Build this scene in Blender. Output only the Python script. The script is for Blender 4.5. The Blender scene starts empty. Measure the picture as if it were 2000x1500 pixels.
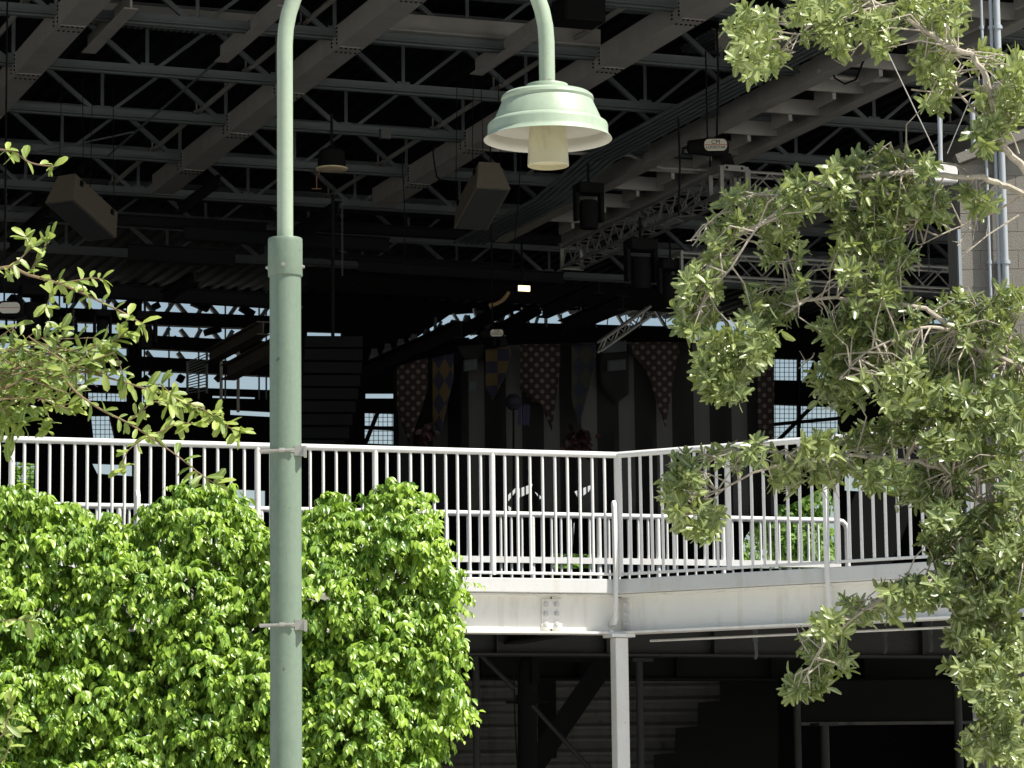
import bpy, bmesh, math, random
import numpy as np
from mathutils import Vector, Matrix
from mathutils.geometry import tessellate_polygon
random.seed(7); rng = np.random.default_rng(7)
S = bpy.context.scene; COL = S.collection
V = Vector
# ---------------------------------------------------------------- camera
F, CZ, PITCH, ROLL = 6200.0, 1.6, math.radians(8.0), 0.012
fw = V((0, math.cos(PITCH), math.sin(PITCH))); r0 = V((1, 0, 0)); u0 = V((0, -math.sin(PITCH), math.cos(PITCH)))
rt = r0*math.cos(ROLL) - u0*math.sin(ROLL); up = u0*math.cos(ROLL) + r0*math.sin(ROLL)
cam = bpy.data.cameras.new('camera'); co = bpy.data.objects.new('camera', cam); COL.objects.link(co)
m = Matrix.Identity(4)
for i, a in enumerate((rt, up, -fw)):
    for k in range(3): m[k][i] = a[k]
m[2][3] = CZ
co.matrix_world = m
cam.sensor_width = 36; cam.lens = F/2000*36; cam.clip_end = 3000; cam.clip_start = 0.1
S.camera = co
# ---------------------------------------------------------------- light
SUN_EL, SUN_AZ = math.radians(56), math.radians(66)      # azimuth: to the right of straight behind the camera
sd = V((math.sin(SUN_AZ)*math.cos(SUN_EL), -math.cos(SUN_AZ)*math.cos(SUN_EL), math.sin(SUN_EL)))
w = bpy.data.worlds.new('World'); S.world = w; w.use_nodes = True
nt = w.node_tree; bg = nt.nodes['Background']
sk = nt.nodes.new('ShaderNodeTexSky'); sk.sky_type = 'NISHITA'; sk.sun_disc = False
sk.sun_elevation = SUN_EL; sk.sun_rotation = math.atan2(sd.x, sd.y); sk.air_density = 1.0; sk.dust_density = 1.2
tint = nt.nodes.new('ShaderNodeMix'); tint.data_type = 'RGBA'; tint.blend_type = 'MULTIPLY'; tint.inputs['Factor'].default_value = 1
tint.inputs['B'].default_value = (1.07, 1.0, .90, 1); nt.links.new(sk.outputs[0], tint.inputs['A'])
nt.links.new(tint.outputs['Result'], bg.inputs[0]); bg.inputs[1].default_value = 0.075
sl = bpy.data.lights.new('sun', 'SUN'); sl.energy = 5.0; sl.angle = math.radians(.53); sl.color = (1, .95, .86)
so = bpy.data.objects.new('sun', sl); COL.objects.link(so); so.rotation_euler = sd.to_track_quat('Z', 'Y').to_euler(); so.location = (20, -20, 40)
S.view_settings.view_transform = 'Standard'; S.view_settings.look = 'None'; S.view_settings.exposure = 0.70; S.view_settings.gamma = 1
# ---------------------------------------------------------------- helpers: rays
def ray(px, py):
    return fw + rt*((px-1000)/F) + up*((750-py)/F)
O = V((0, 0, CZ))
def P(px, py, Y):
    d = ray(px, py); return O + d*(Y/d.y)
def PZ(px, py, z):
    d = ray(px, py); return O + d*((z-CZ)/d.z)
GA = math.radians(-20.4)
g = V((math.sin(GA), math.cos(GA), 0)); j = V((math.cos(GA), -math.sin(GA), 0)); Z = V((0, 0, 1))
def UV(u, v, z): return j*u + g*v + Z*z
def PV(px, py, v):
    d = ray(px, py); return O + d*((v - O.dot(g))/d.dot(g))
def uv(p): return p.dot(j), p.dot(g)
# ---------------------------------------------------------------- helpers: meshes
WL = {}
class MB:
    def __init__(s): s.v = []; s.f = []
    def add(s, vs, fs):
        b = len(s.v); s.v += [V(x) for x in vs]; s.f += [tuple(i+b for i in f) for f in fs]; return s
    def box(s, c, ex, ey, ez):
        c, ex, ey, ez = V(c), V(ex), V(ey), V(ez)
        vs = [c+ex*a+ey*b+ez*d for a in (-1, 1) for b in (-1, 1) for d in (-1, 1)]
        return s.add(vs, [(0,1,3,2),(4,6,7,5),(0,4,5,1),(2,3,7,6),(0,2,6,4),(1,5,7,3)])
    def beam(s, p0, p1, w, h, upv=(0,0,1)):
        p0, p1 = V(p0), V(p1); d = (p1-p0); n = d.normalized(); sx = n.cross(V(upv))
        if sx.length < 1e-4: sx = n.cross(V((0,1,0)))
        sx.normalize(); uz = sx.cross(n)
        return s.box((p0+p1)/2, d/2, sx*w/2, uz*h/2)
    def ibeam(s, p0, p1, w, h, t=.02):
        p0, p1 = V(p0), V(p1)
        s.beam(p0+Z*(h/2), p1+Z*(h/2), w, t); s.beam(p0-Z*(h/2), p1-Z*(h/2), w, t)
        return s.beam(p0, p1, t, h-t)
    def tube(s, pts, r, n=10, cap=True):
        pts = [V(p) for p in pts]; k = len(pts); rs = r if hasattr(r, '__len__') else [r]*k
        b = len(s.v); prev = None
        for i in range(k):
            t = (pts[min(i+1, k-1)] - pts[max(i-1, 0)]).normalized()
            if prev is None:
                a = t.cross(Z)
                if a.length < 1e-3: a = t.cross(V((0,1,0)))
            else: a = prev - t*prev.dot(t)
            a.normalize(); prev = a; c = t.cross(a)
            for q in range(n):
                th = 2*math.pi*q/n; s.v.append(pts[i] + (a*math.cos(th)+c*math.sin(th))*rs[i])
        for i in range(k-1):
            for q in range(n):
                s.f.append((b+i*n+q, b+i*n+(q+1)%n, b+(i+1)*n+(q+1)%n, b+(i+1)*n+q))
        if cap:
            s.f.append(tuple(b+q for q in range(n))[::-1]); s.f.append(tuple(b+(k-1)*n+q for q in range(n)))
        return s
    def lathe(s, c, prof, n=40):
        c = V(c); b = len(s.v); k = len(prof)
        for r, z in prof:
            for q in range(n):
                th = 2*math.pi*q/n; s.v.append(c+V((r*math.cos(th), r*math.sin(th), z)))
        for i in range(k-1):
            for q in range(n):
                s.f.append((b+i*n+q, b+i*n+(q+1)%n, b+(i+1)*n+(q+1)%n, b+(i+1)*n+q))
        return s
    def prism(s, pts, off):
        pts = [V(p) for p in pts]; off = V(off); n = len(pts)
        s.add(pts+[p+off for p in pts], [tuple(range(n))[::-1], tuple(range(n, 2*n))]+[(i, (i+1)%n, n+(i+1)%n, n+i) for i in range(n)])
        return s
    def bolt(s, c, n, r=.018, h=.02):
        c, n = V(c), V(n).normalized(); s.tube([c, c+n*h*.35], r*1.45, 10); return s.tube([c+n*h*.3, c+n*h], r, 6)
    def build(s, name, mat, parent=None, smooth=False, label=None, bevel=0, solid=0, recalc=True):
        me = bpy.data.meshes.new(name); base = WL.get(parent.name, V((0,0,0))) if parent else V((0,0,0))
        me.from_pydata([tuple(x-base) for x in s.v], [], s.f)
        if recalc:
            bm = bmesh.new(); bm.from_mesh(me); bmesh.ops.recalc_face_normals(bm, faces=bm.faces); bm.to_mesh(me); bm.free()
        if smooth:
            me.polygons.foreach_set('use_smooth', [True]*len(me.polygons)); me.set_sharp_from_angle(angle=math.radians(35))
        me.materials.append(mat); o = bpy.data.objects.new(name, me); COL.objects.link(o)
        if parent: o.parent = parent
        WL[o.name] = base
        if label: o['label'] = label
        if bevel:
            b = o.modifiers.new('bevel', 'BEVEL'); b.width = bevel; b.segments = 2; b.limit_method = 'ANGLE'
        if solid:
            b = o.modifiers.new('solid', 'SOLIDIFY'); b.thickness = solid
        return o
def thing(name, label, cat, loc, group=None):
    o = bpy.data.objects.new(name, None); COL.objects.link(o); o.location = loc; o.empty_display_size = .2
    o['label'] = label; o['category'] = cat
    if group: o['group'] = group
    WL[o.name] = V(loc); return o
def tag(o, label, cat, group=None):
    o['label'] = label; o['category'] = cat
    if group: o['group'] = group
    return o
def struct(o): o['kind'] = 'structure'; return o
def put(o, name, loc, parent):                    # a copy of a part at another place under the same thing
    c = o.copy(); c.name = name; c.location = V(loc)-WL[parent.name]; c.parent = parent; COL.objects.link(c); WL[c.name] = WL[parent.name]; return c
# ---------------------------------------------------------------- helpers: materials
def mat(name, col, rough=.5, metal=0, var=.15, scale=6, bump=0, bscale=60, dirt=None, dscale=2, spec=.5, spots=None, drips=None):
    M = bpy.data.materials.new(name); M.use_nodes = True; t = M.node_tree; N = t.nodes; L = t.links
    b = N['Principled BSDF']; b.inputs['Roughness'].default_value = rough; b.inputs['Metallic'].default_value = metal
    b.inputs['Specular IOR Level'].default_value = spec
    tc = N.new('ShaderNodeTexCoord'); no = N.new('ShaderNodeTexNoise'); no.inputs['Scale'].default_value = scale; no.inputs['Detail'].default_value = 6
    L.new(tc.outputs['Object'], no.inputs['Vector'])
    mx = N.new('ShaderNodeMix'); mx.data_type = 'RGBA'
    mx.inputs['A'].default_value = (*[c*(1-var) for c in col], 1); mx.inputs['B'].default_value = (*[min(1, c*(1+var)) for c in col], 1)
    L.new(no.outputs['Fac'], mx.inputs['Factor']); out = mx.outputs['Result']
    if dirt:
        n2 = N.new('ShaderNodeTexNoise'); n2.inputs['Scale'].default_value = dscale; n2.inputs['Detail'].default_value = 8; n2.inputs['Roughness'].default_value = .7
        mp = N.new('ShaderNodeMapping'); mp.inputs['Scale'].default_value = (1, 1, .35)
        L.new(tc.outputs['Object'], mp.inputs['Vector']); L.new(mp.outputs[0], n2.inputs['Vector'])
        rp = N.new('ShaderNodeValToRGB'); rp.color_ramp.elements[0].position = .52; rp.color_ramp.elements[1].position = .78
        L.new(n2.outputs['Fac'], rp.inputs['Fac'])
        m2 = N.new('ShaderNodeMix'); m2.data_type = 'RGBA'; m2.inputs['B'].default_value = (*dirt, 1)
        L.new(rp.outputs['Color'], m2.inputs['Factor']); L.new(out, m2.inputs['A']); out = m2.outputs['Result']
    def layer(out, colr, scl, lo, hi, zs):
        n4 = N.new('ShaderNodeTexNoise'); n4.inputs['Scale'].default_value = scl; n4.inputs['Detail'].default_value = 5
        m4 = N.new('ShaderNodeMapping'); m4.inputs['Scale'].default_value = (1, 1, zs); m4.inputs['Location'].default_value = (3.1, 7.7, 1.3)
        L.new(tc.outputs['Object'], m4.inputs['Vector']); L.new(m4.outputs[0], n4.inputs['Vector'])
        r4 = N.new('ShaderNodeValToRGB'); r4.color_ramp.elements[0].position = lo; r4.color_ramp.elements[1].position = hi
        L.new(n4.outputs['Fac'], r4.inputs['Fac']); x4 = N.new('ShaderNodeMix'); x4.data_type = 'RGBA'; x4.inputs['B'].default_value = (*colr, 1)
        L.new(r4.outputs['Color'], x4.inputs['Factor']); L.new(out, x4.inputs['A']); return x4.outputs['Result']
    if drips: out = layer(out, drips, 9, .56, .80, .07)
    if spots: out = layer(out, spots, 26, .69, .74, 1)
    L.new(out, b.inputs['Base Color'])
    if bump:
        n3 = N.new('ShaderNodeTexNoise'); n3.inputs['Scale'].default_value = bscale; n3.inputs['Detail'].default_value = 4
        L.new(tc.outputs['Object'], n3.inputs['Vector']); bp = N.new('ShaderNodeBump'); bp.inputs['Strength'].default_value = bump; bp.inputs['Distance'].default_value = .01
        L.new(n3.outputs['Fac'], bp.inputs['Height']); L.new(bp.outputs[0], b.inputs['Normal'])
    return M
def leafmat(name, c1, c2, rib, rough=.35, trans=.25, tcol=(.2, .35, .03)):
    M = bpy.data.materials.new(name); M.use_nodes = True; t = M.node_tree; N = t.nodes; L = t.links
    b = N['Principled BSDF']; b.inputs['Roughness'].default_value = rough
    a = N.new('ShaderNodeAttribute'); a.attribute_name = 'lv'
    sp = N.new('ShaderNodeSeparateXYZ'); L.new(a.outputs['Vector'], sp.inputs[0])
    mx = N.new('ShaderNodeMix'); mx.data_type = 'RGBA'; mx.inputs['A'].default_value = (*c1, 1); mx.inputs['B'].default_value = (*c2, 1)
    L.new(sp.outputs['X'], mx.inputs['Factor'])
    m2 = N.new('ShaderNodeMix'); m2.data_type = 'RGBA'; m2.inputs['A'].default_value = (*rib, 1)
    rp = N.new('ShaderNodeMapRange'); rp.inputs['From Min'].default_value = 0; rp.inputs['From Max'].default_value = .3
    L.new(sp.outputs['Y'], rp.inputs['Value']); L.new(rp.outputs[0], m2.inputs['Factor']); L.new(mx.outputs['Result'], m2.inputs['B'])
    L.new(m2.outputs['Result'], b.inputs['Base Color'])
    tr = N.new('ShaderNodeBsdfTranslucent'); tr.inputs['Color'].default_value = (*tcol, 1)
    ms = N.new('ShaderNodeMixShader'); ms.inputs[0].default_value = trans
    L.new(b.outputs[0], ms.inputs[1]); L.new(tr.outputs[0], ms.inputs[2]); L.new(ms.outputs[0], N['Material Output'].inputs['Surface'])
    return M
def patmat(name, kind, ca, cb, s=.2, r=.3, sz=1.0):
    M = bpy.data.materials.new(name); M.use_nodes = True; t = M.node_tree; N = t.nodes; L = t.links
    b = N['Principled BSDF']; b.inputs['Roughness'].default_value = .85
    tc = N.new('ShaderNodeTexCoord'); mp = N.new('ShaderNodeMapping'); mp.vector_type = 'POINT'
    sx = N.new('ShaderNodeSeparateXYZ'); L.new(tc.outputs['Object'], sx.inputs[0])
    cx = N.new('ShaderNodeCombineXYZ'); L.new(sx.outputs['X'], cx.inputs[0])
    if kind != 'stripe': L.new(sx.outputs['Z'], cx.inputs[1])
    sc = N.new('ShaderNodeVectorMath'); sc.operation = 'MULTIPLY'; sc.inputs[1].default_value = (1/s, 1/(s*sz), 1)
    L.new(cx.outputs[0], sc.inputs[0]); L.new(sc.outputs[0], mp.inputs['Vector'])
    mx = N.new('ShaderNodeMix'); mx.data_type = 'RGBA'; mx.inputs['A'].default_value = (*ca, 1); mx.inputs['B'].default_value = (*cb, 1)
    if kind in ('polka', 'harlequin'): mp.inputs['Rotation'].default_value = (0, 0, math.radians(45))
    if kind == 'polka':
        fr = N.new('ShaderNodeVectorMath'); fr.operation = 'FRACTION'; L.new(mp.outputs[0], fr.inputs[0])
        ds = N.new('ShaderNodeVectorMath'); ds.operation = 'DISTANCE'; ds.inputs[1].default_value = (.5, .5, 0); L.new(fr.outputs[0], ds.inputs[0])
        lt = N.new('ShaderNodeMath'); lt.operation = 'LESS_THAN'; lt.inputs[1].default_value = r; L.new(ds.outputs['Value'], lt.inputs[0]); L.new(lt.outputs[0], mx.inputs['Factor'])
    elif kind == 'stripe':
        fr = N.new('ShaderNodeVectorMath'); fr.operation = 'FRACTION'; L.new(mp.outputs[0], fr.inputs[0])
        s2 = N.new('ShaderNodeSeparateXYZ'); L.new(fr.outputs[0], s2.inputs[0])
        lt = N.new('ShaderNodeMath'); lt.operation = 'LESS_THAN'; lt.inputs[1].default_value = r; L.new(s2.outputs['X'], lt.inputs[0]); L.new(lt.outputs[0], mx.inputs['Factor'])
    else:
        ck = N.new('ShaderNodeTexChecker'); ck.inputs['Scale'].default_value = 1.0
        ad = N.new('ShaderNodeVectorMath'); ad.operation = 'ADD'; ad.inputs[1].default_value = (.013, .013, .5); L.new(mp.outputs[0], ad.inputs[0])
        L.new(ad.outputs[0], ck.inputs['Vector']); L.new(ck.outputs['Fac'], mx.inputs['Factor'])
    L.new(mx.outputs['Result'], b.inputs['Base Color']); return M
def glow(name, col, st):
    M = bpy.data.materials.new(name); M.use_nodes = True; b = M.node_tree.nodes['Principled BSDF']
    b.inputs['Base Color'].default_value = (*col, 1); b.inputs['Emission Color'].default_value = (*col, 1); b.inputs['Emission Strength'].default_value = st; return M
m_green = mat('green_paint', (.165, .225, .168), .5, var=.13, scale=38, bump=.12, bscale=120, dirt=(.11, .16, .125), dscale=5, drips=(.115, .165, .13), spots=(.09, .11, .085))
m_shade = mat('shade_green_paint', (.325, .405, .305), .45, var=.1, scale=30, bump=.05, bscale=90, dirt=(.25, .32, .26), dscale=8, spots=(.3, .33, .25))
m_shadein = mat('shade_white_enamel', (.46, .45, .39), .4, var=.1, dirt=(.34, .32, .26), dscale=5)
m_glass = mat('frosted_glass', (.47, .44, .29), .35, var=.1, scale=20, dirt=(.3, .26, .16), dscale=14)
m_white = mat('white_paint', (.71, .71, .70), .4, var=.05, scale=5, dirt=(.62, .59, .53), dscale=4, bump=.08, drips=(.64, .61, .55), spots=(.42, .34, .25))
m_fascia = mat('white_edge_paint', (.60, .60, .59), .5, var=.07, scale=4, dirt=(.46, .48, .46), dscale=6, bump=.1, drips=(.52, .50, .45), spots=(.45, .42, .36))
m_beam = mat('cream_beam_paint', (.78, .77, .735), .45, var=.05, scale=2.5, dirt=(.58, .54, .47), dscale=2.5, bump=.08, bscale=30, drips=(.60, .55, .47))
m_zinc = mat('galvanised_steel', (.42, .41, .37), .4, metal=.6, var=.2, scale=30)
m_steel = mat('grey_roof_steel', (.34, .335, .315), .6, var=.2, scale=2.5, dirt=(.24, .235, .22), dscale=1.5)
m_joist = mat('dull_grey_joist_paint', (.11, .132, .138), .6, var=.25, scale=2.5)
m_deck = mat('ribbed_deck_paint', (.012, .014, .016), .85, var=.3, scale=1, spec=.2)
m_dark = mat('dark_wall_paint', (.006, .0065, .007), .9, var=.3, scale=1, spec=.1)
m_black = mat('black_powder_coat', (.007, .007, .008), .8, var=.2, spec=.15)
m_alu = mat('aluminium_truss_tube', (.25, .25, .24), .45, metal=.5, var=.25, scale=8)
m_brown = mat('brown_grey_steel', (.09, .075, .06), .6, var=.25)
m_grille = mat('grey_speaker_grille', (.055, .06, .063), .6, var=.25, scale=12, bump=.3, bscale=300)
m_cab = mat('taupe_speaker_cabinet', (.14, .125, .10), .6, var=.1, scale=8)
m_siding = mat('grey_corrugated_siding', (.085, .085, .082), .6, var=.15, scale=3, dirt=(.014, .014, .014), dscale=1.6, drips=(.016, .016, .016))  # dark patches and streaks paint in undercroft shade as well as grime
m_pipe = mat('dark_pipe_paint', (.010, .011, .011), .6, var=.4, scale=14, bump=.2, bscale=40)
m_under = mat('black_under_steel', (.007, .0075, .0075), .8, var=.3, spec=.2)
m_conduit = mat('conduit_grey', (.42, .46, .49), .4, metal=.2, var=.1, scale=4)
m_rust = mat('rusty_steel', (.22, .1, .05), .8, var=.3, scale=20)
m_bark = mat('pale_bark', (.42, .375, .31), .85, var=.35, scale=40, bump=.6, bscale=70, dirt=(.22, .19, .15), dscale=14)
m_bark2 = mat('brown_twig_bark', (.20, .14, .08), .8, var=.3, scale=40)
m_soil = mat('ground_concrete', (.46, .45, .42), .9, var=.15, scale=.6)
m_ficus = leafmat('ficus_leaf', (.05, .15, .014), (.38, .57, .065), (.44, .58, .13), .33, .26, (.28, .45, .03))
m_oak = leafmat('oak_leaf', (.085, .14, .055), (.37, .45, .16), (.52, .54, .30), .28, .3, (.3, .36, .08))
m_bush = leafmat('bush_leaf', (.11, .18, .04), (.40, .48, .10), (.36, .42, .18), .42, .28, (.3, .42, .06))
m_far = leafmat('far_leaf', (.06, .14, .02), (.2, .34, .06), (.2, .34, .08), .6, .3, (.3, .5, .06))
# ---------------------------------------------------------------- leaves
def leaf_mesh(name, material, pos, dr, nr, sc, prof, wid, fold=.35, bend=.25, parent=None, lv=None, rows=None):
    pos, dr, nr = [np.asarray(a, float) for a in (pos, dr, nr)]; sc = np.asarray(sc, float); n = len(pos)
    dr /= np.linalg.norm(dr, axis=1)[:, None]+1e-9
    nr = nr - dr*(nr*dr).sum(1)[:, None]; nr /= np.linalg.norm(nr, axis=1)[:, None]+1e-9
    sd_ = np.cross(dr, nr)
    T = rows or [0, .25, .52, .8, 1.0]; vs = []; ed = []
    for i, (t, hw) in enumerate(zip(T, prof)):
        zc = -bend*t*t
        if i == 4: vs.append((0, t, zc)); ed.append(0)
        else:
            for sgn in (-1, 0, 1): vs.append((sgn*hw*wid, t, zc+abs(sgn)*hw*wid*fold)); ed.append(abs(sgn))
    vs = np.array(vs); k = len(vs)
    quads = []
    for i in range(3):
        a = i*3; quads += [(a, a+1, a+4, a+3), (a+1, a+2, a+5, a+4)]
    tris = [(9, 10, 12), (10, 11, 12)]
    bend_r = rng.uniform(.3, 1.6, n); wr = rng.uniform(.8, 1.2, n)
    x = vs[None, :, 0]*wr[:, None]; y = np.repeat(vs[None, :, 1], n, 0)
    z = np.abs(x)*fold - bend*bend_r[:, None]*y*y
    co_ = pos[:, None, :] + sc[:, None, None]*(x[..., None]*sd_[:, None, :] + y[..., None]*dr[:, None, :] + z[..., None]*nr[:, None, :])
    base = np.array(WL[parent.name]) if parent else np.zeros(3)
    co_ = co_.reshape(-1, 3) - base
    loops = np.array([i for q in quads for i in q]+[i for q in tris for i in q]); off = (np.arange(n)*k)[:, None]
    L = (loops[None, :]+off).reshape(-1); nl = len(loops)
    st = np.array([4*i for i in range(6)]+[24, 27]); ST = (st[None, :]+(np.arange(n)*nl)[:, None]).reshape(-1)
    me = bpy.data.meshes.new(name); me.vertices.add(n*k); me.vertices.foreach_set('co', co_.reshape(-1).astype(np.float32))
    me.loops.add(len(L)); me.loops.foreach_set('vertex_index', L.astype(np.int32))
    me.polygons.add(n*8); me.polygons.foreach_set('loop_start', ST.astype(np.int32))
    me.polygons.foreach_set('use_smooth', np.ones(n*8, bool)); me.update(calc_edges=True); me.validate()
    if lv is None: lv = rng.random(n)
    at = me.attributes.new('lv', 'FLOAT_VECTOR', 'POINT')
    d = np.zeros((n, k, 3), np.float32); d[:, :, 0] = np.asarray(lv)[:, None]; d[:, :, 1] = np.array(ed)[None, :]
    at.data.foreach_set('vector', d.reshape(-1))
    me.materials.append(material); o = bpy.data.objects.new(name, me); COL.objects.link(o)
    if parent: o.parent = parent
    WL[o.name] = V(base); return o
# ================================================================ ground
MB().add([(-600, -200, 0), (600, -200, 0), (600, 1200, 0), (-600, 1200, 0)], [(0, 1, 2, 3)]).build('ground', m_soil)
struct(bpy.data.objects['ground'])
MB().prism([UV(-30, 31, .02), UV(60, 31, .02), UV(60, 68, .02), UV(-30, 68, .02)], Z*.02).build('bounce_cut_floor', m_dark)  # unseen dark slab added to cut ground bounce onto the roof
MB().prism([V((-14, 25.5, .01)), V((40, 25.5, .01)), V((40, 34, .01)), V((-14, 34, .01))], Z*.006).build('bounce_cut_undercroft', mat('bounce_cut_dark', (.03, .03, .03), .9))  # unseen dark sheet added so less light bounces up under the deck
struct(bpy.data.objects['bounce_cut_undercroft'])
struct(bpy.data.objects['bounce_cut_floor'])
# ================================================================ elevated walkway
YC = 26.0
zt = P(1204, 889, YC).z; zbr = P(1204, 1122, YC).z; zf1 = P(1204, 1132, YC).z; zf0 = P(1204, 1160, YC).z; zb0 = P(1204, 1238, YC).z
C = P(1204, 889, YC); A = PZ(19, 858, zt); B = PZ(1622, 856, zt)
C.z = A.z = B.z = 0
dL = (C-A).normalized(); dR = (B-C).normalized()
A = C - dL*7.0; B = C + dR*9
nL = V((dL.y, -dL.x, 0)); nR = V((dR.y, -dR.x, 0))
def seg(px, py, P0, n):                                    # where the sight line through a point meets the railing's plane
    d = ray(px, py); t = (P0-O).dot(n)/d.dot(n); q = O+d*t; return V((q.x, q.y, 0))
wk = thing('elevated_walkway', 'white painted steel walkway with bolted beam carrying the railings above the dark undercroft', 'walkway', (C.x, C.y, 0))
deckpts = [A-nL*.06, C-(nL+nR)*.04, B-nR*.06, B+g*16+j*2, A+g*12]  # unseen back edge stretched to keep sun off the stringer below
MB().prism([p+Z*(zf1-.10) for p in deckpts], Z*.08).build('deck_slab', m_under, wk)
def strip(P0, P1, n, z0, z1, d0, d1):                       # a bar along a segment, between z0..z1, from d0 to d1 outward
    return MB().prism([P0+n*d0+Z*z0, P1+n*d0+Z*z0, P1+n*d0+Z*z1, P0+n*d0+Z*z1], n*(d1-d0))
for P0, P1, n in ((A, C, nL), (C, B, nR)):
    strip(P0, P1, n, zf0, zf1, -.055, .035).build('edge_fascia', m_fascia, wk, bevel=.006)
    dd = (P1-P0).normalized(); P0, P1 = P0-dd*(.05 if n is nR else 0), P1+dd*(.05 if n is nL else 0)
    web = strip(P0, P1, n, zb0+.02, zf0-.002, -.11, -.09)
    web.prism([P0+n*.0+Z*zb0, P1+n*.0+Z*zb0, P1+n*.0+Z*(zb0+.018), P0+n*.0+Z*(zb0+.018)], n*-.2)
    web.prism([P0-n*.01+Z*(zf0-.022), P1-n*.01+Z*(zf0-.022), P1-n*.01+Z*(zf0-.004), P0-n*.01+Z*(zf0-.004)], n*-.18)
    web.build('beam', m_beam, wk)
# splice plate and clip
def face_at(px, py, P0, n, d):
    dd = ray(px, py); t = (P0+n*d-O).dot(n)/dd.dot(n); return O+dd*t
sp = MB().prism([face_at(x, y, C, nL, -.088) for x, y in ((1057, 1170), (1097, 1170), (1097, 1228), (1057, 1228))], nL*.012).build('splice_plate', m_beam, wk, bevel=.003)
bm_ = MB()
for x in (1066, 1087):
    for y in (1180, 1199, 1219): bm_.bolt(face_at(x, y, C, nL, -.076), nL, .016, .028)
bm_.build('bolts', m_fascia, sp)
gp = MB().prism([face_at(x, y, C, nL, -.0885) for x, y in ((1075.3, 1161.5), (1077.5, 1161.5), (1077.5, 1169.5), (1075.3, 1169.5))], nL*.002)
gp.prism([face_at(x, y, C, nL, -.0885) for x, y in ((1075.3, 1228.5), (1077.5, 1228.5), (1077.5, 1234), (1075.3, 1234))], nL*.002)
gp.build('joint_gap', m_black, wk)
cl = MB().prism([face_at(x, y, C, nR, -.088) for x, y in ((1216, 1170), (1229, 1170), (1229, 1229), (1216, 1229))], nR*.012).build('clip_plate', m_fascia, wk, bevel=.003)
bm_ = MB()
for y in (1181, 1199, 1219): bm_.bolt(face_at(1222.5, y, C, nR, -.076), nR, .016, .028)
bm_.build('bolts', m_fascia, cl)
# column
ct = C - (nL+nR).normalized()*.06
cx = V((1, 0, 0)); cy = V((0, 1, 0)); ca = math.radians(24); e1 = V((math.cos(ca), math.sin(ca), 0)); e2 = V((-math.sin(ca), math.cos(ca), 0))
ccen = P(1210, 1300, YC+.03)
col = MB().box((ccen.x, ccen.y, (zb0-.03)/2), e1*.058, e2*.058, Z*((zb0-.03)/2)).build('column', m_white, wk, bevel=.012)
MB().box((ccen.x, ccen.y, zb0-.015), e1*.105, e2*.09, Z*.014).build('cap_plate', m_white, wk, bevel=.003)
pb = MB()
for a, b in ((-.09, -.05), (.09, -.05)): pb.bolt(V((ccen.x, ccen.y, zb0-.002))+e1*a+e2*b, Z, .013, .03)
pb.build('cap_bolts', m_white, wk)
# girders under the deck, seen dark behind the front beam
for dv, hh, y_ in ((1.6, .35, 1275), (4.8, .4, 1262)):
    p0, p1 = A+g*dv-dL*1, C+g*dv+dL*6
    zz = zf1-.18-hh/2
    b_ = MB().ibeam(p0+Z*zz, p1+Z*zz, .2, hh)
    for k in range(14):
        q = p0.lerp(p1, (k+.5)/14); b_.box(q+Z*zz-nL*-.05, dL*.006, nL*.05, Z*(hh/2-.02))
    b_.build('under_girder', m_pipe if dv < 2 else m_under, wk)
for k in range(6):
    q = A.lerp(C, (k+.7)/6); MB().ibeam(q+nL*-.14+Z*(zf1-.18-.14), q+g*6.5+Z*(zf1-.18-.14), .14, .22).build('floor_joist', m_under, wk)
q0 = C+dR*.1-nR*.35+Z*(zb0-.045); MB().tube([q0, q0+dR*1.2, q0+dR*5], .011, 8).build('conduit', m_fascia, wk)
for px in (1435, 1690, 1690+90):
    q = seg(px, 1250, C, nR)-nR*.38; hm = m_pipe if px > 1500 else m_grille
    MB().box(q+Z*(zb0-.03), dR*.014, nR*.02, Z*.06).prism([q+Z*(zb0-.09)+dR*x+nR*.01+Z*y for x, y in ((-.012, 0), (.012, 0), (.016, -.1), (.004, -.14), (-.012, -.14), (-.004, -.1))], nR*-.02).build('conduit_hanger', hm, wk)
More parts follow.
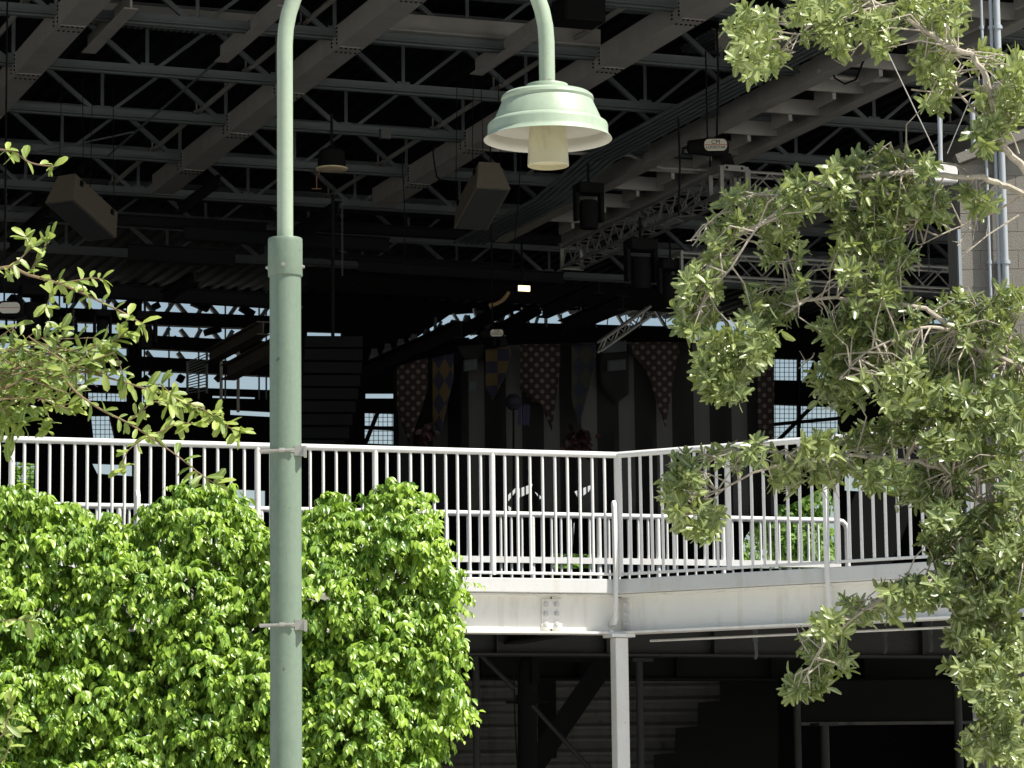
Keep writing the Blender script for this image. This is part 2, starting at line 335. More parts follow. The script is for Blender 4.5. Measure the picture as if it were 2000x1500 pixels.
# ================================================================ railings
def bracket(P, d, n, root):                                 # side mounted flat plate: post to beam
    o = [(.02, P[2]+.0), (.05, P[2]+.02), (.075, P[2]-.03), (.085, zbr+.1), (.075, zf0+.02), (.055, zb0+.19), (.05, zb0+.11), (.02, zb0+.07), (-.085, zb0+.055), (-.085, zb0+.10), (.02, zb0+.15), (.036, zf1-.02), (.04, zbr+.06), (.026, zbr+.16), (.024, P[2]-.1)]
    b = V((P[0], P[1], 0))
    MB().prism([b+d*-.016+n*x+Z*z for x, z in o], d*.032).build('bracket', m_white, root, bevel=.004)
def railing(name, label, P0, P1, n, posts, ztop, zbot, nb, brackets, root_loc, r_top=.026, r_post=.024, r_bal=.0125, bottom='bar', base=None, ext=None):
    t = thing(name, label, 'railing', root_loc); d = (P1-P0).normalized()
    tr = [P0+Z*ztop, P1+Z*ztop] if not ext else [P0+Z*ztop]+ext
    MB().tube(tr, r_top, 14).build('top_rail', m_white, t, smooth=True)
    MB().beam(P0+Z*zbot, P1+Z*zbot, .034, .022).build('bottom_rail', m_white, t, bevel=.004)
    b0 = (base if base is not None else zbot+.004)
    pm = MB().tube([Z*(b0-.02 if base is None else b0), Z*(ztop-.005)], r_post, 12).build('post', m_white, None, smooth=True)
    bmh = MB().tube([Z*b0, Z*(ztop-.01)], r_bal, 8).build('baluster', m_white, None, smooth=True)
    first = [True, True]
    def place(o, k, nm, loc):
        if first[k]:
            o.location = loc-V(root_loc); o.parent = t; WL[o.name] = V(root_loc); first[k] = False; return o
        return put(o, nm, loc, t)
    for i, q in enumerate(posts):
        place(pm, 0, 'post', q)
        if i+1 < len(posts):
            q2 = posts[i+1]; k = nb if nb else max(1, round((q2-q).length/.103)-1)
            for s in range(1, k+1): place(bmh, 1, 'baluster', q.lerp(q2, s/(k+1)))
    for q in brackets: bracket((q.x, q.y, ztop-.40), d, n, t)
    return t
pL = [A]+[seg(x, 990, C, nL) for x in (22, 267, 503, 733, 962)]
pL = [pL[1]-(pL[2]-pL[1])*k for k in (2, 1)]+pL[1:]+[C]
railing('guard_railing', 'long white tubular railing left of the walkway bend, above the ficus hedge', pL[0], C, nL, pL, zt, zbr, 0, [pL[3], pL[5], C-dL*.045], (C.x-3, C.y-.9, zf1))
pR = [seg(x, 990, C, nR) for x in (1422, 1634, 1850, 2070, 2290, 2510)]; pRR = [C+dR*.02]+pR
railing('guard_railing', 'white tubular railing right of the walkway bend, partly behind the oak branches', C, pR[-1], nR, pRR, zt, zbr, 0, [pR[1]-dR*.07, pR[3], pR[5]], (C.x+2, C.y-.5, zf1))
# inner railing, behind
i0 = PZ(-60, 983, zt-.01); i1 = PZ(1636, 1017, zt-.01); i0.z = i1.z = 0; dI = (i1-i0).normalized(); nI = V((dI.y, -dI.x, 0))
ip = [seg(x, 1050, i0, nI) for x in (-60, 100, 232, 372, 510, 660, 790, 916, 1040, 1170, 1285, 1412, 1540)]
ext = [i1+dI*(.0)+Z*(zt-.01), i1+dI*.05+Z*(zt-.02), i1+dI*.085+Z*(zt-.05), i1+dI*.10+Z*(zt-.1), i1+dI*.10+Z*zf1]
zin = PZ(700, 1086, zt).z
zlow = (i0+i1).y*0 + P(800, 1088, seg(800, 1088, i0, nI).y).z
ri = railing('inner_railing', 'low white railing with a round bent end, across the walkway behind the front railings', i0, i1, nI, ip+[i1], zt-.01, zlow, 0, [], (i0.x+4, i0.y+1, zf1), r_top=.028, base=zf1-.05, ext=ext)
MB().beam(i0+nI*.03+Z*(zlow-.012), i1+nI*.03+Z*(zlow-.012), .012, .06).build('toe_board', m_white, ri)
# ================================================================ street lamp
YP = 15.0; k_ = YP/F
pb_ = P(559, 1500, YP); pxy = V((pb_.x, pb_.y, 0))
def zp(py): return P(559, py, YP).z
lamp = thing('street_lamp', 'tall pale green gooseneck street lamp in front of the hedge and railing', 'street lamp', (pxy.x, pxy.y, 0))
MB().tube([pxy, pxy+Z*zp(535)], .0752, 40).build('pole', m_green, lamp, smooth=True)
MB().lathe(pxy, [(.0, zp(466)), (.080, zp(466)), (.0825, zp(468)), (.0832, zp(475)), (.0832, zp(538)), (.0815, zp(540)), (.074, zp(540))], 40).build('collar', m_green, lamp, smooth=True)
sb = MB()
for a in (-92, -5, 178, 85): 
    n_ = V((math.cos(math.radians(a)), math.sin(math.radians(a)), 0)); sb.bolt(pxy+n_*.082+Z*zp(522), n_, .007, .012)
sb.build('collar_screws', m_zinc, lamp)
KS = 1.026; R = 255.5*k_*KS; zc = zp(88); ac = pxy+V((R, 0, 0))
arm = [pxy+Z*(zp(466)-.02), pxy+Z*zp(300), pxy+Z*zp(150)]+[ac+V((-R*math.cos(a), 0, 0))+Z*(zc+R*math.sin(a)) for a in np.linspace(0, math.pi, 26)]
zs = P(1070, 168, YP).z; arm.append(ac+V((R, 0, 0))+Z*(zs-.002))
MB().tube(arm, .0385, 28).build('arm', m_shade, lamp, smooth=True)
hx = ac+V((R, 0, 0)); H = lambda py: P(1070, py, YP).z-zs
prof = [(.030, .004), (.098, .004), (.101, -.004), (.101, -.022), (.112, -.026), (.150, -.030), (.200, -.040), (.215, -.052), (.219, -.066), (.214, -.078), (.218, -.085), (.252, -.162), (.2535, -.170), (.268, -.176), (.280, -.185), (.2835, -.195), (.2835, -.228), (.288, -.240), (.297, -.250), (.302, -.257)]
prof = [(r*KS, z*KS) for r, z in prof]
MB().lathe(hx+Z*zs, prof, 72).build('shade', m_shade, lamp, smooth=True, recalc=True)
inn = [(r-.006 if 0 < i < 19 else r, z-.004 if i < 9 else z-.001) for i, (r, z) in enumerate(prof)]
inn = [(.302, -.258), (.296, -.257), (.281, -.243), (.2775, -.228), (.2775, -.2), (.262, -.18), (.247, -.166), (.212, -.085), (.2, -.05), (.0, -.045)]
inn = [(r*KS, z*KS) for r, z in inn]
MB().lathe(hx+Z*zs, inn, 72).build('shade_lining', m_shadein, lamp, smooth=True)
gz = H(324); gt = H(232)
MB().lathe(hx+Z*zs, [(.0, gt+.08), (.084, gt+.08), (.0885, gt+.02), (.0885, gt), (.0995, gz+.012), (.0995, gz), (.096, gz-.002), (.0955, gz+.02), (.0, gz+.035)], 48).build('lamp_glass', m_glass, lamp, smooth=True)
MB().lathe(hx+Z*zs, [(.0, -.046), (.11, -.047), (.11, -.1), (.086, -.1), (.086, gt+.07)], 40).build('lamp_socket', m_shadein, lamp, smooth=True)
nb = MB()
for a in (-110, -70): n_ = V((math.cos(math.radians(a)), math.sin(math.radians(a)), 0)); nb.bolt(hx+n_*.038+Z*(zs+.02), n_, .006, .01)
nb.build('neck_screws', m_zinc, lamp)
for py in (883, 1222):
    zb = zp(py); b_ = MB().lathe(pxy+Z*zb, [(.0755, -.008), (.0785, -.008), (.0785, .008), (.0755, .008)], 40)
    b_.box(pxy+V((.072, -.045, zb)), V((.026, 0, 0)), V((0, .018, 0)), V((0, 0, .024)))
    b_.box(pxy+V((.096, -.045, zb-.004)), V((.006, 0, 0)), V((0, .03, 0)), V((0, 0, .026)))
    b_.box(pxy+V((-.09, -.03, zb)), V((.03, 0, 0)), V((0, .004, 0)), V((0, 0, .009)))
    b_.tube([pxy+V((-.12, -.075, zb-.001)), pxy+V((.05, -.081, zb+.001))], .006, 8); b_.tube([pxy+V((-.025, -.081, zb)), pxy+V((.0, -.081, zb))], .011, 8)
    b_.build('clamp_band', m_zinc, lamp)
# ================================================================ pavilion
ZG = CZ+11.0
pav = thing('pavilion', 'huge dark open sided pavilion with steel roof girders and joists behind the walkway', 'pavilion', UV(20, 55, 0))
GU = [5.2, 9.2, 13.2, 17.2, 25.2]
v0j = uv(PZ(325, 332, ZG))[1]
VJ = [v0j+2.93*k for k in range(-7, 4)]
for u in GU:
    vend = 52.75; bo = MB(); b_ = MB().box(UV(u, (30+vend)/2, ZG+.16), g*((vend-30)/2), j*.19, Z*.16)
    for v in VJ:
        if 31 < v < vend:
            b_.box(UV(u-.197, v, ZG+.165), g*.16, j*.004, Z*.15); b_.box(UV(u, v, ZG-.004), g*.16, j*.18, Z*.004)
            for dv in (-.12, .12):
                for k in range(5): bo.box(UV(u-.207, v+dv, ZG+.05+.055*k), g*.016, j*.008, Z*.013)
                for k in range(5): bo.box(UV(u-.14+.07*k, v+dv, ZG-.014), g*.016, j*.013, Z*.008)
    nf_ = len(b_.f); b_.add(bo.v, bo.f); gd = b_.build('girder', m_steel, pav); gd.data.materials.append(m_black)
    for pl_ in gd.data.polygons[nf_:]: pl_.material_index = 1
    pp = MB().tube([UV(u-.55, 30, ZG+.42), UV(u-.55, vend+2.2, ZG+.42)], .04, 8)
    for v in VJ: 
        if not 30.2 < v < vend+1: continue
        pp.box(UV(u-.55, v+.5, ZG+.42), g*.05, j*.05, Z*.05); pp.box(UV(u-.55, v+.5, ZG+.55), g*.012, j*.012, Z*.12)
    pp.build('sprinkler_pipe', m_steel, pav, smooth=True)
for i, v in enumerate(VJ):
    b_ = MB(); ua, ub = -6, 34; z0, z1 = ZG+.22, ZG+.95
    for dz, dv in ((0, 0),):
        b_.box(UV((ua+ub)/2, v-.055, z0), j*((ub-ua)/2), g*.008, Z*.065); b_.box(UV((ua+ub)/2, v-.10, z0-.06), j*((ub-ua)/2), g*.04, Z*.007)
        b_.box(UV((ua+ub)/2, v+.055, z0), j*((ub-ua)/2), g*.008, Z*.065); b_.box(UV((ua+ub)/2, v+.10, z0-.06), j*((ub-ua)/2), g*.04, Z*.007)
        b_.box(UV((ua+ub)/2, v, z1), j*((ub-ua)/2), g*.1, Z*.05)
    u = ua
    while u < ub-1.9:
        um = u+1.0
        b_.beam(UV(u, v, z1), UV(um-.1, v, z0), .07, .07); b_.beam(UV(um+.1, v, z0), UV(u+2.0, v, z1), .045, .05); b_.beam(UV(um, v, z0), UV(um, v, z1), .05, .05)
        b_.box(UV(um, v, z0+.03), j*.1, g*.012, Z*.08)
        u += 2.0
    b_.build('joist', m_joist, pav)
# roof deck with ribs
b_ = MB(); du = .3; u = -8
vs = []; fs = []
while u < 36:
    for a, z in ((0, 0), (.1, 0), (.14, .06), (.26, .06)): vs.append((u+a, z))
    u += du
b_.prism([UV(-8, 29.5, ZG+1.16), UV(36, 29.5, ZG+1.16), UV(36, 69, ZG+1.16), UV(-8, 69, ZG+1.16)], Z*.1)
for u, z in []: pass
base = len(b_.v)
for u, z in vs: b_.v += [UV(u, 29.6, ZG+1.05+z), UV(u, 68.9, ZG+1.05+z)]
for i in range(len(vs)-1): b_.f.append((base+2*i, base+2*i+1, base+2*i+3, base+2*i+2))
b_.build('roof_deck', m_deck, pav, recalc=False)
# bridging rods and flat knee beams running with the girders
for (x0, y0, x1, y1) in ((173, 87, 262, 0), (432, 105, 560, -5), (930, 130, 1062, 35)):
    p, q = PZ(x0, y0, ZG+.2), PZ(x1, y1, ZG+.2); q = p+g*(q-p).dot(g)
    MB().beam(p, q, .03, .24).box((p+q)/2+Z*-.12, (q-p)/2, j*.1, Z*.008).build('knee_beam', m_steel, pav)
for px0, px1, py, dy in ((178, 520, 22, 6), (800, 1170, 55, 6), (720, 1170, 40, 0), (1400, 1700, 80, 0)):
    v = uv(PZ(px0, py, ZG+.45))[1]; u_0 = uv(PZ(px0, py, ZG+.45))[0]; u_1 = uv(PV(px1, py, v))[0]
    MB().box(UV((u_0+u_1)/2, v, ZG+.45), j*((u_1-u_0)/2), g*.05, Z*.13).box(UV((u_0+u_1)/2, v-.06, ZG+.31), j*((u_1-u_0)/2), g*.11, Z*.01).build('cross_beam', m_steel, pav)
    pm = MB()
    k = int((u_1-u_0)/.09)
    for q in range(k):
        pm.box(UV(u_0+(q+.5)*.09, v+.75, ZG+.62), j*.028, g*.6, Z*.02)
    for q in range(9): pm.box(UV((u_0+u_1)/2, v+.2+q*.14, ZG+.665), j*((u_1-u_0)/2), g*.03, Z*.02)
    pm.build('perforated_panel', m_joist, pav)
# cable tie rod
MB().tube([PZ(437, 108, ZG+.1), PZ(210, 305, ZG+.1)], .018, 6).build('tie_rod', m_joist, pav)
MB().tube([PZ(60, 300, ZG-.2), PZ(260, 258, ZG-.1)], .014, 6).build('tie_rod', m_joist, pav)
# catwalk with cross beams on the right
ua, ub = uv(PZ(1405, 252, ZG-.05))[0], uv(PZ(1524, 273, ZG-.05))[0]
cw = MB()
for u in (ua, ub):
    cw.box(UV(u, 43.5, ZG+.1), g*11.5, j*.05, Z*.16); cw.box(UV(u, 43.5, ZG-.06), g*11.5, j*.12, Z*.012)
cat = cw.build('catwalk', m_steel, pav)
for k in range(14):
    v = 33+1.55*k
    MB().box(UV((ua+ub)/2, v, ZG+.12), j*((ub-ua)/2-.055), g*.03, Z*.12).box(UV((ua+ub)/2+.1, v+.35, ZG+.02), j*.03, g*.32, Z*.12).build('catwalk_rung', m_steel, cat)
gr_ = MB()
for k in range(40): gr_.box(UV(ua+.06+(ub-ua-.12)*k/39, 43.5, ZG+.29), j*.012, g*11.4, Z*.012)
gr_.build('catwalk_grating', m_deck, cat)
# conduit bundles
for k in range(6):
    u = ua-.55-.11*k
    p = [UV(u, 30, ZG+.05), UV(u, 48.0, ZG+.05), UV(u-.35, 49.4, ZG-.42), UV(u-.35, 53.5, ZG-.42)]
    MB().tube(p, .032, 8).build('conduit', m_joist, pav, smooth=True)
p = [PZ(900, 290, ZG+.1), PZ(1150, 300, ZG+.1), PZ(1230, 303, ZG+.1), PZ(1262, 318, ZG+.05), PZ(1295, 328, ZG), PZ(1400, 333, ZG)]
MB().tube(p, .03, 8).build('conduit', m_steel, pav, smooth=True)
p = [PZ(1600, 140, ZG), PZ(1620, 150, ZG), PZ(1680, 156, ZG), PZ(1760, 156, ZG), PZ(1840, 150, ZG)]
MB().tube(p, .04, 8).build('conduit', m_steel, pav, smooth=True)
MB().tube([PZ(1625, 133, ZG), PZ(1630, 152, ZG-.1), PZ(1650, 164, ZG-.2), PZ(1672, 155, ZG-.15), PZ(1690, 110, ZG)], .016, 6).build('cable', m_black, pav)
# cross members past the girder ends
for (x0, x1, y, dz, hh) in ((40, 560, 362, -.1, .22), (360, 760, 455, -.3, .3), (590, 1200, 440, 0, .2), (250, 460, 492, -.2, .35), (80, 520, 420, -.2, .2), (700, 1100, 520, -.2, .25), (560, 900, 400, .0, .18), (640, 1000, 500, 0, .1), (0, 540, 556, -.1, .3), (600, 1330, 545, 0, .5)):
    p = PV(x0, y, 56+dz*3); q = PV(x1, y+.06*(x1-x0), 56+dz*3)
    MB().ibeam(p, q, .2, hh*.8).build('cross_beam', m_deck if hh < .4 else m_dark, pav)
for (x0, y0, x1, y1, z, w_, h_) in ((20, 480, 100, 412, ZG-.4, .25, .25), (700, 735, 820, 640, ZG-2.6, .4, .35), (560, 470, 640, 405, ZG-.2, .2, .3), (350, 410, 420, 350, ZG-.2, .12, .2), (410, 698, 500, 640, ZG-3.0, .3, .25), (445, 728, 540, 668, ZG-3.3, .35, .3), (1100, 640, 1190, 590, ZG-2, .3, .3), (320, 580, 372, 540, ZG-2, .25, .2), (1060, 610, 1140, 560, ZG-1.6, .3, .25)):
    p, q = PZ(x0, y0, z), PZ(x1, y1, z)
    q = p+g*(q-p).dot(g); MB().ibeam(p, q, w_*.7, h_*.8).build('low_girder', m_brown if x0 in (410, 445) else m_deck, pav)
# back wall with openings
VB = 68.0
def bw(px, py): return PV(px, py, VB)
outer = [UV(-8, VB, 0), UV(40, VB, 0), UV(40, VB, ZG+1.1), UV(-8, VB, ZG+1.1)]
holes = [[(-120, 566), (525, 590), (540, 592), (540, 762), (-120, 742)],
         [(708, 724), (760, 694), (822, 654), (880, 614), (990, 606), (1290, 607), (1345, 612), (1345, 652), (1250, 661), (1000, 664), (900, 676), (800, 706), (745, 726)],
         [(1385, 618), (1480, 622), (1480, 668), (1352, 664)], [(1505, 700), (1650, 705), (1650, 745), (1505, 742)],
         [(1505, 790), (1640, 795), (1640, 860), (1505, 858)], [(714, 768), (776, 768), (776, 778), (714, 778)], [(712, 806), (776, 808), (776, 868), (712, 866)],
         [(172, 766), (300, 770), (300, 786), (172, 782)], [(178, 812), (215, 812), (226, 860), (183, 860)], [(415, 772), (500, 775), (500, 779), (415, 777)],
         [(450, 800), (545, 805), (545, 815), (450, 810)], [(1100, 900), (1142, 905), (1135, 942), (1112, 938)], [(20, 900), (70, 905), (66, 965), (14, 960)],
         [(1495, 985), (1545, 985), (1620, 945), (1640, 1000), (1640, 1110), (1440, 1110), (1455, 1050)], [(1650, 928), (1800, 935), (1800, 965), (1650, 958)],
         [(1160, 905), (1205, 910), (1205, 970), (1165, 965)], [(180, 905), (260, 908), (260, 930), (190, 925)], [(460, 955), (520, 958), (520, 1000), (470, 1000)], [(1080, 1080), (1160, 1082), (1160, 1110), (1080, 1110)],
         [(1340, 925), (1365, 925), (1365, 965), (1340, 965)], [(600, 648), (668, 650), (668, 664), (600, 662)]]
hp = [[bw(*q) for q in h] for h in holes]
polys = [outer]+hp
flat = [p for pl in polys for p in pl]
tri = tessellate_polygon([[V((p.dot(j), p.z, 0)) for p in pl] for pl in polys])
b_ = MB(); b_.v = flat[:]+[p+g*.12 for p in flat]; nf = len(flat)
b_.f = [tuple(t) for t in tri]+[tuple(i+nf for i in t[::-1]) for t in tri]
o_ = 0
for pl in polys:
    n = len(pl); b_.f += [(o_+i, o_+(i+1) % n, nf+o_+(i+1) % n, nf+o_+i) for i in range(n)]; o_ += n
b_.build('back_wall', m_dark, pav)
# girts, webs and posts standing in the openings
def bar(pts, w_, h_, v=VB-.25, name='wall_brace', mm=None):
    for (x0, y0, x1, y1) in pts: MB().beam(PV(x0, y0, v), PV(x1, y1, v), w_, h_, g).build(name, mm or m_joist, pav)
for (x0, y0, x1, y1, h_) in ((-130, 606, 545, 632, .24), (-130, 648, 545, 682, .22), (100, 702, 545, 724, .25), (750, 690, 1000, 668, .12), (880, 640, 1300, 650, .1), (990, 652, 1345, 655, .15)):
    bar([(x0, y0, x1, y1)], .3, h_, name='wall_girt', mm=m_dark)
webs = []
for x in range(716, 1000, 26):
    yb = 728-(x-716)*.36; webs += [(x, yb, x+14, yb-46), (x+26, yb-8, x+14, yb-46)]
bar(webs, .1, .12)
for (x0, y0, x1, y1) in ((700, 752, 880, 642), (800, 700, 1000, 596), (930, 672, 1050, 602)): bar([(x0, y0, x1, y1)], .3, .2, VB-.5, 'wall_girt', m_dark)
webs = []
for k, x in enumerate(range(-30, 540, 62)):
    y = 575+x*.04
    webs += [(x, y, x+34, y+40), (x+60, y+2, x+34, y+40)]
    if x > 200: webs += [(x+10, y+55, x+42, y+95), (x+50, y+55, x+28, y+95), (x+5, y+100, x+36, y+140)]
bar(webs, .08, .13)
bar([(x, 570, x, 780) for x in (28, 62, 116, 167, 208, 282, 330, 388, 440, 506, 520)], .03, .045, VB-.2, 'wall_rod')
bar([(262, 560, 262, 860)], .3, .22, VB-.3, 'wall_column', m_dark); bar([(74, 560, 74, 700)], .3, .22, VB-.3, 'wall_column', m_dark)
rr = random.Random(4)
bar([(x, y, x+rr.uniform(-30, 45), y+rr.uniform(-14, 20)) for x, y in ((30, 590), (95, 640), (150, 585), (190, 690), (225, 600), (300, 600), (310, 735), (345, 660), (375, 590), (400, 650), (430, 735), (470, 600), (490, 655), (505, 700), (280, 745), (350, 745))], .14, .2, VB-.4, 'wall_brace', m_dark)
webs = [(735, 726, 765, 690), (765, 690, 790, 712), (800, 660, 830, 690), (830, 690, 862, 628), (850, 690, 850, 620), (885, 612, 910, 650), (940, 650, 925, 602), (1020, 600, 1040, 652), (1040, 652, 1056, 602), (1066, 600, 1066, 655), (1085, 602, 1112, 655), (1150, 606, 1170, 655), (1112, 655, 1128, 606), (1200, 606, 1230, 655), (1262, 606, 1242, 655), (1280, 606, 1310, 655), (1410, 615, 1440, 670)]
bar(webs, .05, .1)
bar([(x, 600, x+dx, 665) for x, dx in ((1000, 3), (1098, -4), (1135, 6), (1190, -8), (1222, 2), (1300, 0))], .02, .02, VB-.2, 'wall_rod')
# wire mesh inside lower openings
b_ = MB()
for (x0, y0, x1, y1) in ((1505, 700, 1650, 745), (1505, 790, 1640, 860), (712, 806, 776, 868), (178, 812, 226, 860), (172, 766, 300, 784), (1160, 905, 1205, 970), (14, 900, 70, 965)):
    b_ = MB()
    for x in np.arange(x0, x1, 9): b_.beam(PV(x, y0-4, VB-.05), PV(x, y1+4, VB-.05), .012, .012, g)
    for y in np.arange(y0, y1, 9): b_.beam(PV(x0-4, y, VB-.05), PV(x1+4, y, VB-.05), .012, .012, g)
    b_.build('wire_mesh', m_black, pav)
for (x0, y0, x1, y1) in ((1560, 690, 1560, 870), (1500, 830, 1660, 815), (1520, 860, 1600, 780), (740, 800, 712, 870), (712, 835, 780, 838), (1600, 690, 1570, 760)): MB().beam(PV(x0, y0, VB-.1), PV(x1, y1, VB-.1), .08, .09, g).build('wall_brace', m_black, pav)
# unseen side walls added for shading, and a low stand of dark bleachers
MB().box(UV(-8, 54, 7), j*.1, g*15, Z*7).build('shading_wall', m_dark, pav); MB().box(UV(38, 54, 7), j*.1, g*15, Z*7).build('shading_wall', m_dark, pav)
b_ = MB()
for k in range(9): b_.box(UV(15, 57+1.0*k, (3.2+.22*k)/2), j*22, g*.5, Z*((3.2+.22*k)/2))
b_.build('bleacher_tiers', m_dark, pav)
# ventilation grille panel on the left
gv = MB()
for k in range(13): gv.beam(PV(366, 708-0+k*5, 60), PV(404, 690+k*6, 60), .02, .025, g)
for x, y0, y1 in ((366, 706, 766), (404, 688, 768)): gv.beam(PV(x, y0, 60), PV(x, y1, 60), .04, .04, g)
gv.build('louvre_panel', m_joist, pav)
bar([(432, 690, 432, 800), (465, 665, 465, 805)], .05, .05, 60, 'hanger_rod', m_steel)
# ================================================================ loudspeakers, hoists, trusses
def loudspeaker(label, c, phi, tilt, L=1.14, w_=.42, h_=.42, name='loudspeaker'):
    d = V((math.sin(phi)*math.cos(tilt), math.cos(phi)*math.cos(tilt), -math.sin(tilt))); s = d.cross(Z).normalized(); n = s.cross(d)
    t = thing(name, label, 'loudspeaker', c, 'loudspeakers hanging under the roof')
    c = V(c); a, b = w_/2, w_/2*.6
    pts = [c-d*L/2-n*h_/2+s*a, c-d*L/2-n*h_/2-s*a, c-d*L/2+n*h_/2-s*b, c-d*L/2+n*h_/2+s*b]
    MB().prism(pts, d*L).build('cabinet', m_cab, t, bevel=.008)
    MB().box(c-n*(h_/2+.006), d*(L/2-.035), s*(a-.035), n*.006).build('grille', m_grille, t)
    for e in (-.3, .3):
        for sg in (-1, 1):
            q = c+d*e*L*1.2+n*h_*.3+s*sg*a*.72; MB().tube([q, q+Z*.25+s*sg*.03, V((q.x, q.y, ZG+.15))], .006, 6).box(q, d*.03, s*.015, n*.04).build('hanging_cable', m_black, t)
    return t
loudspeaker('taupe loudspeaker angled left, hanging right of the lamp pole below the green shade', P(937, 383, 46.5), GA, math.radians(23), 1.12, .54, .46)
loudspeaker('taupe loudspeaker angled right, hanging at the upper left under the roof', P(165, 405, 46.5), math.radians(30), math.radians(22), 1.12, .54, .46)
blk = thing('loudspeaker', 'black loudspeaker behind the gooseneck arm at the top edge', 'loudspeaker', P(1130, 15, 42), 'loudspeakers hanging under the roof')
c = P(1130, 10, 42); MB().box(c, j*.3, g*.25, Z*.27).build('cabinet', m_black, blk, bevel=.02); MB().box(c-g*.256, j*.27, g*.006, Z*.24).build('grille', m_black, blk)
MB().tube([c+Z*.27, c+Z*1.5], .02, 6).build('hanging_bracket', m_black, blk)
def textmesh(body, size, c, xa, za, material, parent, name='lettering'):
    cu = bpy.data.curves.new(name, 'FONT'); cu.body = body; cu.size = size; cu.align_x = 'CENTER'; cu.align_y = 'CENTER'; cu.extrude = .002
    o = bpy.data.objects.new(name, cu); COL.objects.link(o); dg = bpy.context.evaluated_depsgraph_get()
    me = bpy.data.meshes.new_from_object(o.evaluated_get(dg)); bpy.data.objects.remove(o); bpy.data.curves.remove(cu)
    xa, za = V(xa).normalized(), V(za).normalized(); ya = xa.cross(za)*-1
    base = WL[parent.name]
    for v in me.vertices: p = v.co; v.co = V(c)-base + xa*p.x + za*p.y + xa.cross(za)*p.z
    me.materials.append(material); ob = bpy.data.objects.new(name, me); COL.objects.link(ob); ob.parent = parent; WL[ob.name] = base; return ob
m_plate = mat('cream_label_plate', (.62, .6, .52), .5, var=.04)
m_redline = mat('red_line', (.45, .03, .03), .5)
def hoist(label, c, sc=1.0, cable=True, rz=0, text=True):
    c = V(c); t = thing('chain_hoist', label, 'chain hoist', c, 'chain hoists hanging from the roof')
    jx = V((math.cos(rz), math.sin(rz), 0)); gy = V((-math.sin(rz), math.cos(rz), 0)); s = sc
    bd = MB(); pr = []
    ring = lambda x, rx, rz_: [c+jx*x*s+gy*math.cos(a)*rx*s+Z*math.sin(a)*rz_*s for a in np.linspace(0, 2*math.pi, 20, endpoint=False)]
    rs = [(-.30, .06, .06), (-.28, .1, .1), (-.10, .115, .12), (.0, .13, .14), (.25, .13, .14), (.30, .1, .11), (.31, .06, .07)]
    b0 = 0
    for x, a, b in rs: bd.v += ring(x, a, b)
    for i in range(len(rs)-1):
        for q in range(20): bd.f.append((i*20+q, i*20+(q+1) % 20, (i+1)*20+(q+1) % 20, (i+1)*20+q))
    bd.f += [tuple(range(20)), tuple(range(120, 140))]
    bd.build('motor_housing', m_black, t, smooth=True)
    cc = c+jx*.11*s-gy*.135*s; hw, hh = .165*s, .088*s; out = []
    for a0, sx, sz in ((0, 1, 1), (90, -1, 1), (180, -1, -1), (270, 1, -1)):
        for a in np.radians(np.linspace(a0, a0+90, 6)): out.append(cc+jx*(sx*(hw-.07*s)+.07*s*math.cos(a))+Z*(sz*(hh-.07*s)+.07*s*math.sin(a)))
    MB().prism(out, gy*-.01*s).build('name_plate', m_plate, t)
    MB().box(cc-gy*.012*s+Z*.002, jx*(hw*.98), gy*.001, Z*.004*s).build('plate_line', m_redline, t)
    if text:
        textmesh('CM', .088*s, cc-gy*.012*s+Z*.040*s, jx, Z, m_black, t); textmesh('LODESTAR', .058*s, cc-gy*.012*s-Z*.038*s, jx, Z, m_black, t)
    MB().tube([c+Z*.13*s, c+Z*.2*s, V((c.x, c.y, ZG+.3))], .012, 6).build('load_chain', m_black, t)
    MB().tube([c+Z*-.13*s+jx*.03, c+Z*-.3*s+jx*.03], .016, 6).tube([c-jx*.30*s, c-jx*.36*s-Z*.02, c-jx*.37*s-Z*.1], .02, 6).build('hook', m_black, t)
    MB().prism([c+jx*x*s+Z*z*s for x, z in ((.2, -.08), (.34, -.1), (.4, -.3), (.2, -.32))], gy*.12*s).build('chain_bag', m_black, t)
    return t
hoist('black chain hoist with cream label above the aluminium truss corner', P(1382, 287, 45.5), 1.0)
hoist('black chain hoist with cream label over the striped stage curtain', P(962, 652, 50), .62)
hoist('black chain hoist at the left edge above the leafy branches', P(8, 604, 40), .8, text=False)
def truss(label, p0, dr, L, s, side, n, ends=True, hang=True):
    dr = V(dr).normalized(); side = V(side).normalized(); p0 = V(p0); upv = Z
    t = thing('lighting_truss', label, 'truss', p0, 'aluminium lighting trusses')
    cs = [(-1, 0), (1, 0), (-1, -1), (1, -1)]
    for a, b in cs: MB().tube([p0+side*a*s/2+Z*b*s, p0+dr*L+side*a*s/2+Z*b*s], .025, 8).build('chord', m_alu, t, smooth=True)
    w_ = MB(); st = L/n
    for k in range(n):
        q = p0+dr*(k*st)
        for a in (-1, 1):
            w_.tube([q+side*a*s/2-Z*s, q+dr*st/2+side*a*s/2], .013, 6); w_.tube([q+dr*st/2+side*a*s/2, q+dr*st+side*a*s/2-Z*s], .013, 6)
        for b in (0, -1):
            w_.tube([q-side*s/2+Z*b*s, q+dr*st/2+side*s/2+Z*b*s], .011, 6); w_.tube([q+dr*st/2+side*s/2+Z*b*s, q+dr*st-side*s/2+Z*b*s], .011, 6)
    w_.build('lattice', m_alu, t)
    if ends:
        for e in (0, L):
            f = MB(); q = p0+dr*e
            for a in (-1, 1): f.box(q+side*a*s/2-Z*s/2, dr*.02, side*.03, Z*(s/2+.03))
            for b in (0, -1): f.box(q+Z*b*s, dr*.02, side*(s/2-.03), Z*.03)
            f.build('end_frame', m_alu, t)
    return t
s_ = .34
pc = P(1422, 338, 45.6)
